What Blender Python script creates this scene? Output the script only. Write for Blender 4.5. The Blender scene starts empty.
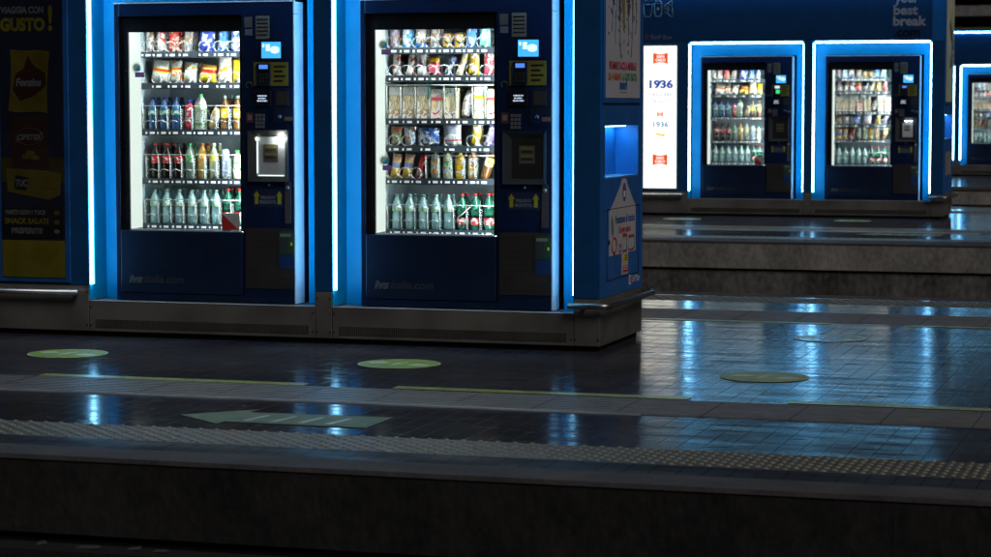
import bpy, bmesh, math, random
from mathutils import Vector, Matrix
random.seed(7)
S = bpy.context.scene
COL = S.collection
R = math.radians

# ------------------------------------------------------------------ materials
MATS = {}
def _nt(name):
    m = bpy.data.materials.new(name); m.use_nodes = True
    return m, m.node_tree, m.node_tree.nodes['Principled BSDF']
def lk(nt, a, b): nt.links.new(a, b)

def paint(name, col, rough=.4, metal=0., var=.18, scale=6., spec=.5, dirt=None, bump=0., coat=0.):
    """Painted / plain surface with soft procedural variation of tone and gloss."""
    if name in MATS: return MATS[name]
    m, nt, p = _nt(name); N = nt.nodes
    tc = N.new('ShaderNodeTexCoord')
    nz = N.new('ShaderNodeTexNoise'); nz.inputs['Scale'].default_value = scale; nz.inputs['Detail'].default_value = 6
    lk(nt, tc.outputs['Object'], nz.inputs['Vector'])
    mx = N.new('ShaderNodeMix'); mx.data_type = 'RGBA'
    lo = [c*(1-var) for c in col[:3]]+[1]; hi = [min(1, c*(1+var)) for c in col[:3]]+[1]
    if dirt: lo = list(dirt)+[1]
    mr = N.new('ShaderNodeMapRange'); mr.inputs['From Min'].default_value = .35; mr.inputs['From Max'].default_value = .65
    lk(nt, nz.outputs['Fac'], mr.inputs['Value'])
    mx.inputs['A'].default_value = lo; mx.inputs['B'].default_value = hi
    lk(nt, mr.outputs['Result'], mx.inputs['Factor']); lk(nt, mx.outputs['Result'], p.inputs['Base Color'])
    rr = N.new('ShaderNodeMapRange'); rr.inputs['To Min'].default_value = max(.02, rough-.09); rr.inputs['To Max'].default_value = rough+.09
    n2 = N.new('ShaderNodeTexNoise'); n2.inputs['Scale'].default_value = scale*2.7; lk(nt, tc.outputs['Object'], n2.inputs['Vector'])
    lk(nt, n2.outputs['Fac'], rr.inputs['Value']); lk(nt, rr.outputs['Result'], p.inputs['Roughness'])
    p.inputs['Metallic'].default_value = metal; p.inputs['Specular IOR Level'].default_value = spec
    p.inputs['Coat Weight'].default_value = coat
    if bump:
        b = N.new('ShaderNodeBump'); b.inputs['Strength'].default_value = bump; b.inputs['Distance'].default_value = .01
        n3 = N.new('ShaderNodeTexNoise'); n3.inputs['Scale'].default_value = scale*9; n3.inputs['Detail'].default_value = 8
        lk(nt, tc.outputs['Object'], n3.inputs['Vector']); lk(nt, n3.outputs['Fac'], b.inputs['Height']); lk(nt, b.outputs['Normal'], p.inputs['Normal'])
    MATS[name] = m; return m

def glow(name, col, strength, base=.6):
    if name in MATS: return MATS[name]
    m, nt, p = _nt(name)
    p.inputs['Base Color'].default_value = (col[0]*base, col[1]*base, col[2]*base, 1)
    p.inputs['Emission Color'].default_value = (*col, 1); p.inputs['Emission Strength'].default_value = strength
    MATS[name] = m; return m

def see_through(name, tint=(1, 1, 1), clear=.9, rough=.03, fres=1.45, body=None, gloss=1.0):
    """Thin clear sheet or bottle: transparent, a Fresnel gloss on top and some body colour."""
    if name in MATS: return MATS[name]
    m = bpy.data.materials.new(name); m.use_nodes = True; nt = m.node_tree; N = nt.nodes; N.clear()
    out = N.new('ShaderNodeOutputMaterial'); tr = N.new('ShaderNodeBsdfTransparent'); tr.inputs['Color'].default_value = (*tint, 1)
    gl = N.new('ShaderNodeBsdfGlossy'); gl.inputs['Roughness'].default_value = rough
    gl.inputs['Color'].default_value = (gloss, gloss, gloss, 1)
    fr = N.new('ShaderNodeFresnel'); fr.inputs['IOR'].default_value = fres
    last = tr.outputs[0]
    if body:
        df = N.new('ShaderNodeBsdfPrincipled'); df.inputs['Base Color'].default_value = (*body, 1); df.inputs['Roughness'].default_value = .15
        mx = N.new('ShaderNodeMixShader'); mx.inputs[0].default_value = 1-clear
        lk(nt, tr.outputs[0], mx.inputs[1]); lk(nt, df.outputs[0], mx.inputs[2]); last = mx.outputs[0]
    ge = N.new('ShaderNodeNewGeometry'); iv = N.new('ShaderNodeMath'); iv.operation = 'SUBTRACT'; iv.inputs[0].default_value = 1; lk(nt, ge.outputs['Backfacing'], iv.inputs[1])
    fm = N.new('ShaderNodeMath'); fm.operation = 'MULTIPLY'; lk(nt, fr.outputs[0], fm.inputs[0]); lk(nt, iv.outputs[0], fm.inputs[1])   # the inner face does not mirror
    m2 = N.new('ShaderNodeMixShader'); lk(nt, fm.outputs[0], m2.inputs[0]); lk(nt, last, m2.inputs[1]); lk(nt, gl.outputs[0], m2.inputs[2])
    lk(nt, m2.outputs[0], out.inputs[0]); MATS[name] = m; return m

def printed(name, stops, scale=22., seed=0., rough=.3, band=None, stretch=(1, 1, 1)):
    """Printed wrapper: irregular patches of flat colours, optionally a band between two heights."""
    if name in MATS: return MATS[name]
    m, nt, p = _nt(name); N = nt.nodes
    tc = N.new('ShaderNodeTexCoord'); mp = N.new('ShaderNodeMapping'); mp.inputs['Location'].default_value = (seed*3.1, seed*1.7, seed*2.3)
    mp.inputs['Scale'].default_value = stretch
    lk(nt, tc.outputs['Object'], mp.inputs['Vector'])
    nz = N.new('ShaderNodeTexNoise'); nz.inputs['Scale'].default_value = scale; nz.inputs['Detail'].default_value = 3; nz.inputs['Distortion'].default_value = .6
    lk(nt, mp.outputs[0], nz.inputs['Vector'])
    cr = N.new('ShaderNodeValToRGB'); cr.color_ramp.interpolation = 'CONSTANT'
    pos = [0, .47, .535, .60][:len(stops)]
    while len(cr.color_ramp.elements) < len(stops): cr.color_ramp.elements.new(.9)
    for e, q, c in zip(cr.color_ramp.elements, pos, stops): e.position = q; e.color = (*c, 1)
    lk(nt, nz.outputs['Fac'], cr.inputs['Fac']); col = cr.outputs['Color']
    if band:
        for z0, z1, bc in band:
            sp = N.new('ShaderNodeSeparateXYZ'); lk(nt, tc.outputs['Object'], sp.inputs[0])
            a = N.new('ShaderNodeMath'); a.operation = 'GREATER_THAN'; a.inputs[1].default_value = z0; lk(nt, sp.outputs['Z'], a.inputs[0])
            b = N.new('ShaderNodeMath'); b.operation = 'LESS_THAN'; b.inputs[1].default_value = z1; lk(nt, sp.outputs['Z'], b.inputs[0])
            c = N.new('ShaderNodeMath'); c.operation = 'MULTIPLY'; lk(nt, a.outputs[0], c.inputs[0]); lk(nt, b.outputs[0], c.inputs[1])
            mx = N.new('ShaderNodeMix'); mx.data_type = 'RGBA'; lk(nt, c.outputs[0], mx.inputs['Factor']); lk(nt, col, mx.inputs['A'])
            mx.inputs['B'].default_value = (*bc, 1); col = mx.outputs['Result']
    lk(nt, col, p.inputs['Base Color']); p.inputs['Roughness'].default_value = rough
    MATS[name] = m; return m

def concrete(name, light, dark, streak=1.0, scale=1.6, rough=.85, bump=.5):
    m, nt, p = _nt(name); N = nt.nodes
    tc = N.new('ShaderNodeTexCoord')
    mp = N.new('ShaderNodeMapping'); mp.inputs['Scale'].default_value = (1, 1, .65 if streak else 1); lk(nt, tc.outputs['Object'], mp.inputs['Vector'])
    a = N.new('ShaderNodeTexNoise'); a.inputs['Scale'].default_value = scale; a.inputs['Detail'].default_value = 9; a.inputs['Roughness'].default_value = .68
    lk(nt, mp.outputs[0], a.inputs['Vector'])
    b = N.new('ShaderNodeTexNoise'); b.inputs['Scale'].default_value = scale*14; b.inputs['Detail'].default_value = 6; lk(nt, mp.outputs[0], b.inputs['Vector'])
    ad = N.new('ShaderNodeMix'); ad.data_type = 'FLOAT'; ad.inputs['Factor'].default_value = .3
    lk(nt, a.outputs['Fac'], ad.inputs['A']); lk(nt, b.outputs['Fac'], ad.inputs['B'])
    cr = N.new('ShaderNodeValToRGB'); cr.color_ramp.elements[0].position = .36; cr.color_ramp.elements[1].position = .64
    cr.color_ramp.elements[0].color = (*dark, 1); cr.color_ramp.elements[1].color = (*light, 1)
    lk(nt, ad.outputs['Result'], cr.inputs['Fac']); lk(nt, cr.outputs['Color'], p.inputs['Base Color'])
    bp = N.new('ShaderNodeBump'); bp.inputs['Strength'].default_value = bump; bp.inputs['Distance'].default_value = .012
    lk(nt, b.outputs['Fac'], bp.inputs['Height']); lk(nt, bp.outputs['Normal'], p.inputs['Normal'])
    p.inputs['Roughness'].default_value = rough; p.inputs['Specular IOR Level'].default_value = .3
    return m

def paving(name, c1, c2, mortar, rough=(.1, .26), brick=.62, row=.107, wave=.36, seam=.0016, dull=.25, spec=.5):
    """Polished stone paving: narrow slabs running across the platform, scuffed, with open dark joints."""
    m, nt, p = _nt(name); N = nt.nodes
    tc = N.new('ShaderNodeTexCoord'); sp = N.new('ShaderNodeSeparateXYZ'); cb = N.new('ShaderNodeCombineXYZ')
    lk(nt, tc.outputs['Object'], sp.inputs[0]); lk(nt, sp.outputs['Y'], cb.inputs['X']); lk(nt, sp.outputs['X'], cb.inputs['Y'])
    br = N.new('ShaderNodeTexBrick'); br.offset = .5; br.inputs['Scale'].default_value = 1
    br.inputs['Brick Width'].default_value = brick; br.inputs['Row Height'].default_value = row; br.inputs['Mortar Size'].default_value = seam
    br.inputs['Mortar Smooth'].default_value = .2
    br.inputs['Color1'].default_value = (*c1, 1); br.inputs['Color2'].default_value = (*c2, 1); br.inputs['Mortar'].default_value = (*mortar, 1)
    lk(nt, cb.outputs[0], br.inputs['Vector'])
    st = N.new('ShaderNodeTexNoise'); st.inputs['Scale'].default_value = 1.3; st.inputs['Detail'].default_value = 8; lk(nt, tc.outputs['Object'], st.inputs['Vector'])
    sr = N.new('ShaderNodeMapRange'); sr.inputs['From Min'].default_value = .3; sr.inputs['From Max'].default_value = .7
    sr.inputs['To Min'].default_value = .6; sr.inputs['To Max'].default_value = 1.25; lk(nt, st.outputs['Fac'], sr.inputs['Value'])
    mu = N.new('ShaderNodeVectorMath'); mu.operation = 'SCALE'; lk(nt, br.outputs['Color'], mu.inputs[0]); lk(nt, sr.outputs['Result'], mu.inputs['Scale'])
    fm = N.new('ShaderNodeMapping'); fm.inputs['Scale'].default_value = (1.6, 4.2, 1); lk(nt, tc.outputs['Object'], fm.inputs['Vector'])
    fn = N.new('ShaderNodeTexNoise'); fn.inputs['Scale'].default_value = 2.6; fn.inputs['Detail'].default_value = 9; fn.inputs['Roughness'].default_value = .7; lk(nt, fm.outputs[0], fn.inputs['Vector'])
    ff = N.new('ShaderNodeMapRange'); ff.inputs['From Min'].default_value = .60; ff.inputs['From Max'].default_value = .68; lk(nt, fn.outputs['Fac'], ff.inputs['Value'])
    fx = N.new('ShaderNodeMix'); fx.data_type = 'RGBA'; fx.inputs['B'].default_value = (.012, .011, .011, 1); lk(nt, ff.outputs['Result'], fx.inputs['Factor']); lk(nt, mu.outputs[0], fx.inputs['A'])
    lk(nt, fx.outputs['Result'], p.inputs['Base Color'])
    # gloss: wiped bands and dull scuffs
    mp = N.new('ShaderNodeMapping'); mp.inputs['Scale'].default_value = (1.2, 5.5, 1); lk(nt, tc.outputs['Object'], mp.inputs['Vector'])
    gn = N.new('ShaderNodeTexNoise'); gn.inputs['Scale'].default_value = 1.4; gn.inputs['Detail'].default_value = 7; gn.inputs['Roughness'].default_value = .62
    lk(nt, mp.outputs[0], gn.inputs['Vector'])
    gr = N.new('ShaderNodeMapRange'); gr.inputs['From Min'].default_value = .33; gr.inputs['From Max'].default_value = .7
    gr.inputs['To Min'].default_value = rough[0]; gr.inputs['To Max'].default_value = rough[1]; lk(nt, gn.outputs['Fac'], gr.inputs['Value'])
    # joints are rough
    ro = N.new('ShaderNodeMath'); ro.operation = 'MULTIPLY_ADD'; ro.inputs[1].default_value = .3; lk(nt, br.outputs['Fac'], ro.inputs[0]); lk(nt, gr.outputs['Result'], ro.inputs[2])
    r2 = N.new('ShaderNodeMath'); r2.operation = 'MULTIPLY_ADD'; r2.inputs[1].default_value = .45; lk(nt, ff.outputs['Result'], r2.inputs[0]); lk(nt, ro.outputs[0], r2.inputs[2])
    lk(nt, r2.outputs[0], p.inputs['Roughness'])
    # slabs lie slightly out of level (soft noise) + joints sunk
    wn = N.new('ShaderNodeTexNoise'); wn.inputs['Scale'].default_value = 8; wn.inputs['Detail'].default_value = 5; lk(nt, tc.outputs['Object'], wn.inputs['Vector'])
    b1 = N.new('ShaderNodeBump'); b1.inputs['Strength'].default_value = wave; b1.inputs['Distance'].default_value = .004; lk(nt, wn.outputs['Fac'], b1.inputs['Height'])
    iv = N.new('ShaderNodeMath'); iv.operation = 'SUBTRACT'; iv.inputs[0].default_value = 1; lk(nt, br.outputs['Fac'], iv.inputs[1])
    b2 = N.new('ShaderNodeBump'); b2.inputs['Strength'].default_value = .10; b2.inputs['Distance'].default_value = .003
    lk(nt, iv.outputs[0], b2.inputs['Height']); lk(nt, b1.outputs['Normal'], b2.inputs['Normal']); lk(nt, b2.outputs['Normal'], p.inputs['Normal'])
    p.inputs['Specular IOR Level'].default_value = spec
    # a film of dirt that does not shine, patchy
    if dull:
        df = N.new('ShaderNodeBsdfDiffuse'); lk(nt, fx.outputs['Result'], df.inputs['Color'])
        dm = N.new('ShaderNodeMapRange'); dm.inputs['From Min'].default_value = .3; dm.inputs['From Max'].default_value = .7
        dm.inputs['To Min'].default_value = max(0, dull-.2); dm.inputs['To Max'].default_value = min(.95, dull+.2); lk(nt, gn.outputs['Fac'], dm.inputs['Value'])
        ms = N.new('ShaderNodeMixShader'); lk(nt, dm.outputs['Result'], ms.inputs[0]); lk(nt, p.outputs[0], ms.inputs[1]); lk(nt, df.outputs[0], ms.inputs[2])
        lk(nt, ms.outputs[0], N['Material Output'].inputs['Surface'])
    return m

NICHE = paint('niche_blue', (.0, .275, .53), .42, var=.06, spec=.22)
NAVY = paint('kiosk_blue', (.011, .125, .42), .36, var=.10)
NAVYD = paint('kiosk_front_blue', (.006, .065, .20), .38, var=.12)
MACH = paint('machine_navy', (.003, .011, .042), .33, var=.15)
MACHP = paint('machine_panel_navy', (.0035, .011, .036), .42, var=.2, scale=4)
BLACK = paint('black_plastic', (.008, .008, .010), .3)
DARK = paint('dark_gap', (.012, .012, .014), .7)
STEEL = paint('brushed_steel', (.26, .25, .225), .42, metal=.65, var=.22, scale=3)
TUBE = paint('polished_rail', (.42, .41, .40), .38, metal=1, var=.1)
ALU = paint('aluminium_profile', (.78, .80, .82), .38, metal=.25, var=.05)
SLOT = paint('grille_slots', (.03, .028, .025), .6)
LINER = paint('machine_liner', (.55, .66, .74), .45, var=.15)
TRAY = paint('tray_steel', (.045, .058, .075), .35, metal=.4)
RAIL = paint('tray_rail', (.75, .78, .78), .25, metal=.5)
WIRE = paint('coil_wire', (.72, .72, .72), .2, metal=.7)
TAG = paint('price_tag', (.85, .86, .86), .5, var=.03)
LED = glow('blue_led', (.24, .65, 1.0), 23)
LEDH = glow('blue_led_header', (.18, .66, 1.0), 24)
TUBEGLOW = glow('led_diffuser', (.03, .45, 1.0), 1.5)  # emissive colour standing for the tubes' glow on the wall
HEAD = paint('header_blue', (.004, .048, .16), .4, var=.08)
INLIT = glow('cabinet_light', (.90, 1., .92), .78, .08)
INLIT2 = glow('cabinet_light_inner', (.88, 1., .98), 46)
WHITE = paint('white_print', (.78, .78, .80), .4, var=.03)
GREYP = paint('grey_print', (.33, .34, .37), .5, var=.05)
PALE = paint('pale_notice', (.42, .41, .36), .6)
YEL = paint('yellow_print', (.70, .62, .03), .4, var=.05)
RED = paint('red_print', (.62, .04, .03), .4, var=.05)
GREEN = paint('green_print', (.05, .28, .07), .4)
BLUEP = paint('blue_print', (.02, .10, .42), .4)
BROWN = paint('brown_panel', (.028, .021, .017), .5)
BLACKP = paint('black_print', (.006, .006, .008), .45)
GLASS = see_through('window_glass', (.97, .985, .98), rough=.02, fres=1.3, gloss=.8)

# ------------------------------------------------------------------ mesh builder
class MB:
    def __init__(s): s.v = []; s.f = []; s.mi = []; s.sm = []
    def add(s, vs, fs, mi=0, smooth=False):
        n = len(s.v); s.v += [tuple(v) for v in vs]
        for f in fs: s.f.append([i+n for i in f]); s.mi.append(mi); s.sm.append(smooth)
        return s
    def box(s, x0, y0, z0, x1, y1, z1, mi=0):
        x0, x1 = min(x0, x1), max(x0, x1); y0, y1 = min(y0, y1), max(y0, y1); z0, z1 = min(z0, z1), max(z0, z1)
        v = [(x0,y0,z0),(x1,y0,z0),(x1,y1,z0),(x0,y1,z0),(x0,y0,z1),(x1,y0,z1),(x1,y1,z1),(x0,y1,z1)]
        return s.add(v, [(0,3,2,1),(4,5,6,7),(0,1,5,4),(1,2,6,5),(2,3,7,6),(3,0,4,7)], mi)
    def tube(s, pts, r, n=8, mi=0, caps=True, closed=False):
        pts = [Vector(p) for p in pts]; rings = []
        for i, p in enumerate(pts):
            a = pts[i-1] if i > 0 else p; b = pts[i+1] if i < len(pts)-1 else p
            t = (b-a).normalized(); u = t.cross(Vector((0, 0, 1)))
            if u.length < 1e-3: u = t.cross(Vector((0, 1, 0)))
            u.normalize(); w = t.cross(u)
            rings.append([p+u*math.cos(2*math.pi*k/n)*r+w*math.sin(2*math.pi*k/n)*r for k in range(n)])
        vs = [q for rg in rings for q in rg]; fs = []
        for i in range(len(pts)-1):
            for k in range(n): k2 = (k+1) % n; fs.append((i*n+k, i*n+k2, (i+1)*n+k2, (i+1)*n+k))
        if caps: fs += [tuple(range(n))[::-1], tuple(range((len(pts)-1)*n, len(pts)*n))]
        return s.add(vs, fs, mi, True)
    def lathe(s, prof, n=14, c=(0, 0, 0), mi=0, caps=True):
        vs = []; fs = []
        for r, z in prof:
            for k in range(n):
                a = 2*math.pi*k/n; vs.append((c[0]+r*math.cos(a), c[1]+r*math.sin(a), c[2]+z))
        for i in range(len(prof)-1):
            for k in range(n): k2 = (k+1) % n; fs.append((i*n+k, i*n+k2, (i+1)*n+k2, (i+1)*n+k))
        if caps: fs += [tuple(range(n))[::-1], tuple(range((len(prof)-1)*n, len(prof)*n))]
        return s.add(vs, fs, mi, True)
    def prism(s, pts, d0, d1, axis='y', mi=0):
        """outline pts -> solid. axis y: pts are (x,z); axis x: pts are (y,z); axis z: pts are (x,y)."""
        def P(p, d): return {'y': (p[0], d, p[1]), 'x': (d, p[0], p[1]), 'z': (p[0], p[1], d)}[axis]
        n = len(pts); vs = [P(p, d0) for p in pts]+[P(p, d1) for p in pts]
        fs = [tuple(range(n)), tuple(range(n, 2*n))[::-1]]+[(i, i+n, (i+1) % n+n, (i+1) % n) for i in range(n)]
        return s.add(vs, fs, mi)
    def build(s, name, mats, parent=None, bevel=0., loc=None, fix=True):
        me = bpy.data.meshes.new(name); me.from_pydata(s.v, [], s.f)
        for m in (mats if isinstance(mats, (list, tuple)) else [mats]): me.materials.append(m)
        me.polygons.foreach_set('material_index', s.mi); me.polygons.foreach_set('use_smooth', s.sm)
        if fix:
            bm = bmesh.new(); bm.from_mesh(me); bmesh.ops.recalc_face_normals(bm, faces=bm.faces); bm.to_mesh(me); bm.free()
        o = bpy.data.objects.new(name, me); COL.objects.link(o)
        if parent: o.parent = parent
        if loc: o.location = loc
        if bevel:
            b = o.modifiers.new('bevel', 'BEVEL'); b.width = bevel; b.segments = 2; b.limit_method = 'ANGLE'
        return o

def box(name, m, parent, x0, y0, z0, x1, y1, z1, bevel=0.): return MB().box(x0,y0,z0,x1,y1,z1).build(name, m, parent, bevel)
def empty(name, loc, label=None, cat=None, group=None):
    o = bpy.data.objects.new(name, None); o.empty_display_size = .1; COL.objects.link(o); o.location = loc
    tag(o, label, cat, group); return o
def tag(o, label=None, cat=None, group=None, kind=None):
    for k, v in (('label', label), ('category', cat), ('group', group), ('kind', kind)):
        if v: o[k] = v
    return o
KIDS = {}
def copy_tree(o, parent=None, skip=()):
    c = o.copy(); COL.objects.link(c)
    if parent: c.parent = parent
    for ch in [k for k in COL.objects if k.parent == o]:
        if ch in skip: continue
        copy_tree(ch, c, skip)
    return c

def lettering(s, m, parent, loc, h, face='-y', width=None, bold=0., shear=0., align='LEFT', name='lettering', depth=.0012, label=None, gap=1.):
    """Letters as thin raised meshes. loc = baseline start (or centre) in the parent's space; h = cap height."""
    cu = bpy.data.curves.new(name, 'FONT'); cu.body = s; cu.size = h/.73; cu.align_x = align; cu.extrude = depth/2
    cu.space_character = gap; cu.offset = bold; cu.shear = shear; cu.resolution_u = 3
    to = bpy.data.objects.new(name, cu); COL.objects.link(to)
    me = bpy.data.meshes.new_from_object(to); bpy.data.objects.remove(to); bpy.data.curves.remove(cu)
    xs = [v.co.x for v in me.vertices]; w = max(xs)-min(xs); k = width/w if width else 1
    x0 = min(xs) if align == 'LEFT' else 0
    M = {'-y': Matrix(((1,0,0),(0,0,-1),(0,1,0))), '+x': Matrix(((0,0,1),(1,0,0),(0,1,0))), 'up': Matrix.Identity(3)}[face]
    for v in me.vertices: v.co = M @ Vector(((v.co.x-x0)*k, v.co.y, v.co.z)) + Vector(loc)
    me.name = name; me.materials.clear(); me.materials.append(m)
    o = bpy.data.objects.new(name, me); COL.objects.link(o); o.parent = parent
    if label: o['label'] = label
    return o

ORD = ['first', 'second', 'third', 'fourth', 'fifth', 'sixth', 'seventh', 'eighth', 'ninth', 'tenth']

# ------------------------------------------------------------------ products
def bag_mesh(w, h, d, seed=0, crimp=.012):
    rnd = random.Random(seed); nx, nz = 8, 10; vs = []; fs = []
    for side in (-1, 1):
        for j in range(nz+1):
            for i in range(nx+1):
                u = i/nx*2-1; t = j/nz*2-1
                bul = max(0, (1-abs(u)**2.4)*(1-abs(t)**3.2))
                ww = w/2*(1-.10*(1-abs(t)**4))
                wob = (rnd.random()-.5)*.006*bul
                vs.append((u*ww+(rnd.random()-.5)*.003, side*(d/2*bul**.7+wob), (t+1)/2*h+(rnd.random()-.5)*.002))
    n = (nx+1)*(nz+1)
    for sidx in (0, 1):
        for j in range(nz):
            for i in range(nx):
                a = sidx*n+j*(nx+1)+i; q = (a, a+1, a+nx+2, a+nx+1); fs.append(q if sidx == 0 else q[::-1])
    def edge(a, b): fs.append((a, b, b+n, a+n))
    for i in range(nx): edge(i+1, i); edge(nz*(nx+1)+i, nz*(nx+1)+i+1)
    for j in range(nz): edge(j*(nx+1), (j+1)*(nx+1)); edge((j+1)*(nx+1)+nx, j*(nx+1)+nx)
    m = MB(); m.add(vs, fs, 0, True); return m

PROTO = {}
def proto_bag(kind, w, h, d, mat, tilt=0, lean=0):
    def mk():
        r = empty('snack_bag', (0,0,0)); o = bag_mesh(w, h, d, hash(kind) % 97).build('wrapper', mat, r)
        o.rotation_euler = (R(-lean), R(tilt), 0); return r
    return mk
def proto_bottle(h, rad, body, label, cap, lz=(.42, .62), neck=.35, capr=.013, liquid=None):
    def mk():
        r = empty('drink_bottle', (0,0,0))
        prof = [(rad*.78,0),(rad*.98,.006),(rad,.02),(rad*.97,h*.14),(rad,h*.2),(rad,h*lz[0]),(rad*.985,h*.5),(rad,h*lz[1]+.01),(rad*.93,h*.72),(rad*.6,h*.84),(rad*.4,h*.89),(rad*.38,h*.94)]
        MB().lathe(prof, 14).build('body', body, r)
        MB().lathe([(rad*1.02,h*lz[0]),(rad*1.02,h*lz[1])], 14, caps=False).build('label_band', label, r)
        MB().lathe([(capr,h*.925),(capr,h*.995),(capr*.85,h)], 10).build('cap', cap, r)
        return r
    return mk
def proto_carton(w, h, d, body, cap, capc=True):
    def mk():
        r = empty('drink_carton', (0,0,0)); m = MB(); m.box(-w/2,-d/2,0,w/2,d/2,h*.74)
        m.add([(-w/2,-d/2,h*.74),(w/2,-d/2,h*.74),(w/2,d/2,h*.74),(-w/2,d/2,h*.74),(-w*.22,-d*.2,h*.92),(w*.22,-d*.2,h*.92),(w*.22,d*.2,h*.92),(-w*.22,d*.2,h*.92)],
              [(0,1,5,4),(1,2,6,5),(2,3,7,6),(3,0,4,7),(4,5,6,7)])
        m.build('body', body, r, .004); MB().lathe([(w*.25,h*.91),(w*.25,h*.99),(w*.2,h)], 12).build('cap', cap, r); return r
    return mk
def proto_can(h, rad, body):
    def mk():
        r = empty('drink_can', (0,0,0)); MB().lathe([(rad*.8,0),(rad,.01),(rad,h*.92),(rad*.82,h)], 14).build('body', body, r)
        MB().lathe([(rad*.74,h),(rad*.78,h+.003)], 12).build('lid', WIRE, r); return r
    return mk
def proto_sandwich(w, h, d, body, foot, head, bandm=None, lean=4):
    def mk():
        r = empty('sandwich_pack', (0,0,0))
        m = MB(); m.prism([(-d/2,0),(d/2,0),(d*.25,h),(-d*.3,h)], -w/2, w/2, 'x'); m.build('tray', body, r, .004)
        f = lambda z: -d/2+(d*.2)*(z/h)-.0015
        def strip(name, z0, z1, mm):
            MB().add([(-w/2*.98,f(z0),z0),(w/2*.98,f(z0),z0),(w/2*.98,f(z1),z1),(-w/2*.98,f(z1),z1),(-w/2*.98,f(z0)+.003,z0),(w/2*.98,f(z0)+.003,z0),(w/2*.98,f(z1)+.003,z1),(-w/2*.98,f(z1)+.003,z1)],
                     [(0,1,2,3),(7,6,5,4),(0,4,5,1),(2,6,7,3),(1,5,6,2),(0,3,7,4)]).build(name, mm, r)
        strip('card_label', .004, h*.30, foot); strip('card_top', h*.74, h*.98, head)
        if bandm: strip('colour_band', h*.62, h*.72, bandm)
        return r
    return mk
def proto_roll(len_, rad, mat, tilt):
    def mk():
        r = empty('wrapped_roll', (0,0,0)); n = 9
        pr = [(rad*(.25+.75*math.sin(math.pi*(k+.6)/(n+.4))**.5)*(1 if k else .5), len_*k/(n-1)) for k in range(n)]
        o = MB().lathe(pr, 12).build('wrapper', mat, r); o.rotation_euler = (0, R(tilt), 0); return r
    return mk

c_w = (.80, .80, .80); c_r = (.65, .03, .03); c_y = (.80, .55, .02); c_o = (.75, .25, .03); c_b = (.03, .12, .55); c_g = (.06, .35, .08); c_k = (.03, .03, .035); c_br = (.30, .15, .06); c_cream = (.70, .58, .38)
PM = lambda n, st, sc=28, sd=0, **k: printed('print_'+n, st, sc, sd, **k)
CLEAR = see_through('water_plastic', (.80, .93, .92), clear=.38, rough=.08, fres=1.5, body=(.48, .80, .84))
BLUEB = see_through('blue_water_plastic', (.35, .5, .75), clear=.3, rough=.06, fres=1.5, body=(.05, .17, .42))
COLA = paint('cola_liquid', (.018, .008, .006), .1)
GREENB = see_through('green_soda_plastic', (.2, .55, .4), clear=.35, rough=.06, fres=1.5, body=(.03, .20, .13))
ORANGEB = paint('orange_soda', (.50, .30, .08), .15); LEMONB = see_through('lemon_soda', (.8, .85, .6), clear=.4, rough=.06, body=(.45, .5, .32))
TEA = paint('tea_liquid', (.16, .07, .025), .12); JUICE = paint('juice_bottle', (.70, .66, .50), .2)
LW = PM('water_label', [(.55, .75, .72), (.8, .85, .8), (.25, .55, .25)], 30, 1); LR = PM('cola_label', [c_r, c_r, (.8, .75, .75)], 40, 2)
LG = PM('lime_label', [c_g, (.2, .5, .2), c_w], 40, 3); LO = PM('orange_label', [c_o, c_y, c_w], 40, 4); LY = PM('lemon_label', [c_y, (.8, .75, .05), c_w], 40, 5)
LB = PM('mineral_label', [c_w, (.5, .7, .8), c_g], 40, 6); LP = PM('berry_label', [(.6, .05, .12), c_r, c_w], 35, 7)
CAPR = paint('cap_red', c_r, .35); CAPG = paint('cap_green', (.05, .42, .12), .35); CAPB = paint('cap_blue', (.02, .08, .5), .35)
CAPW = paint('cap_white', c_w, .4); CAPO = paint('cap_orange', (.75, .14, .03), .35); CAPT = paint('cap_clear', (.30, .45, .42), .3); CAPN = paint('cap_navy', (.02, .05, .25), .35); CAPK = paint('cap_black', c_k, .4)

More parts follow.
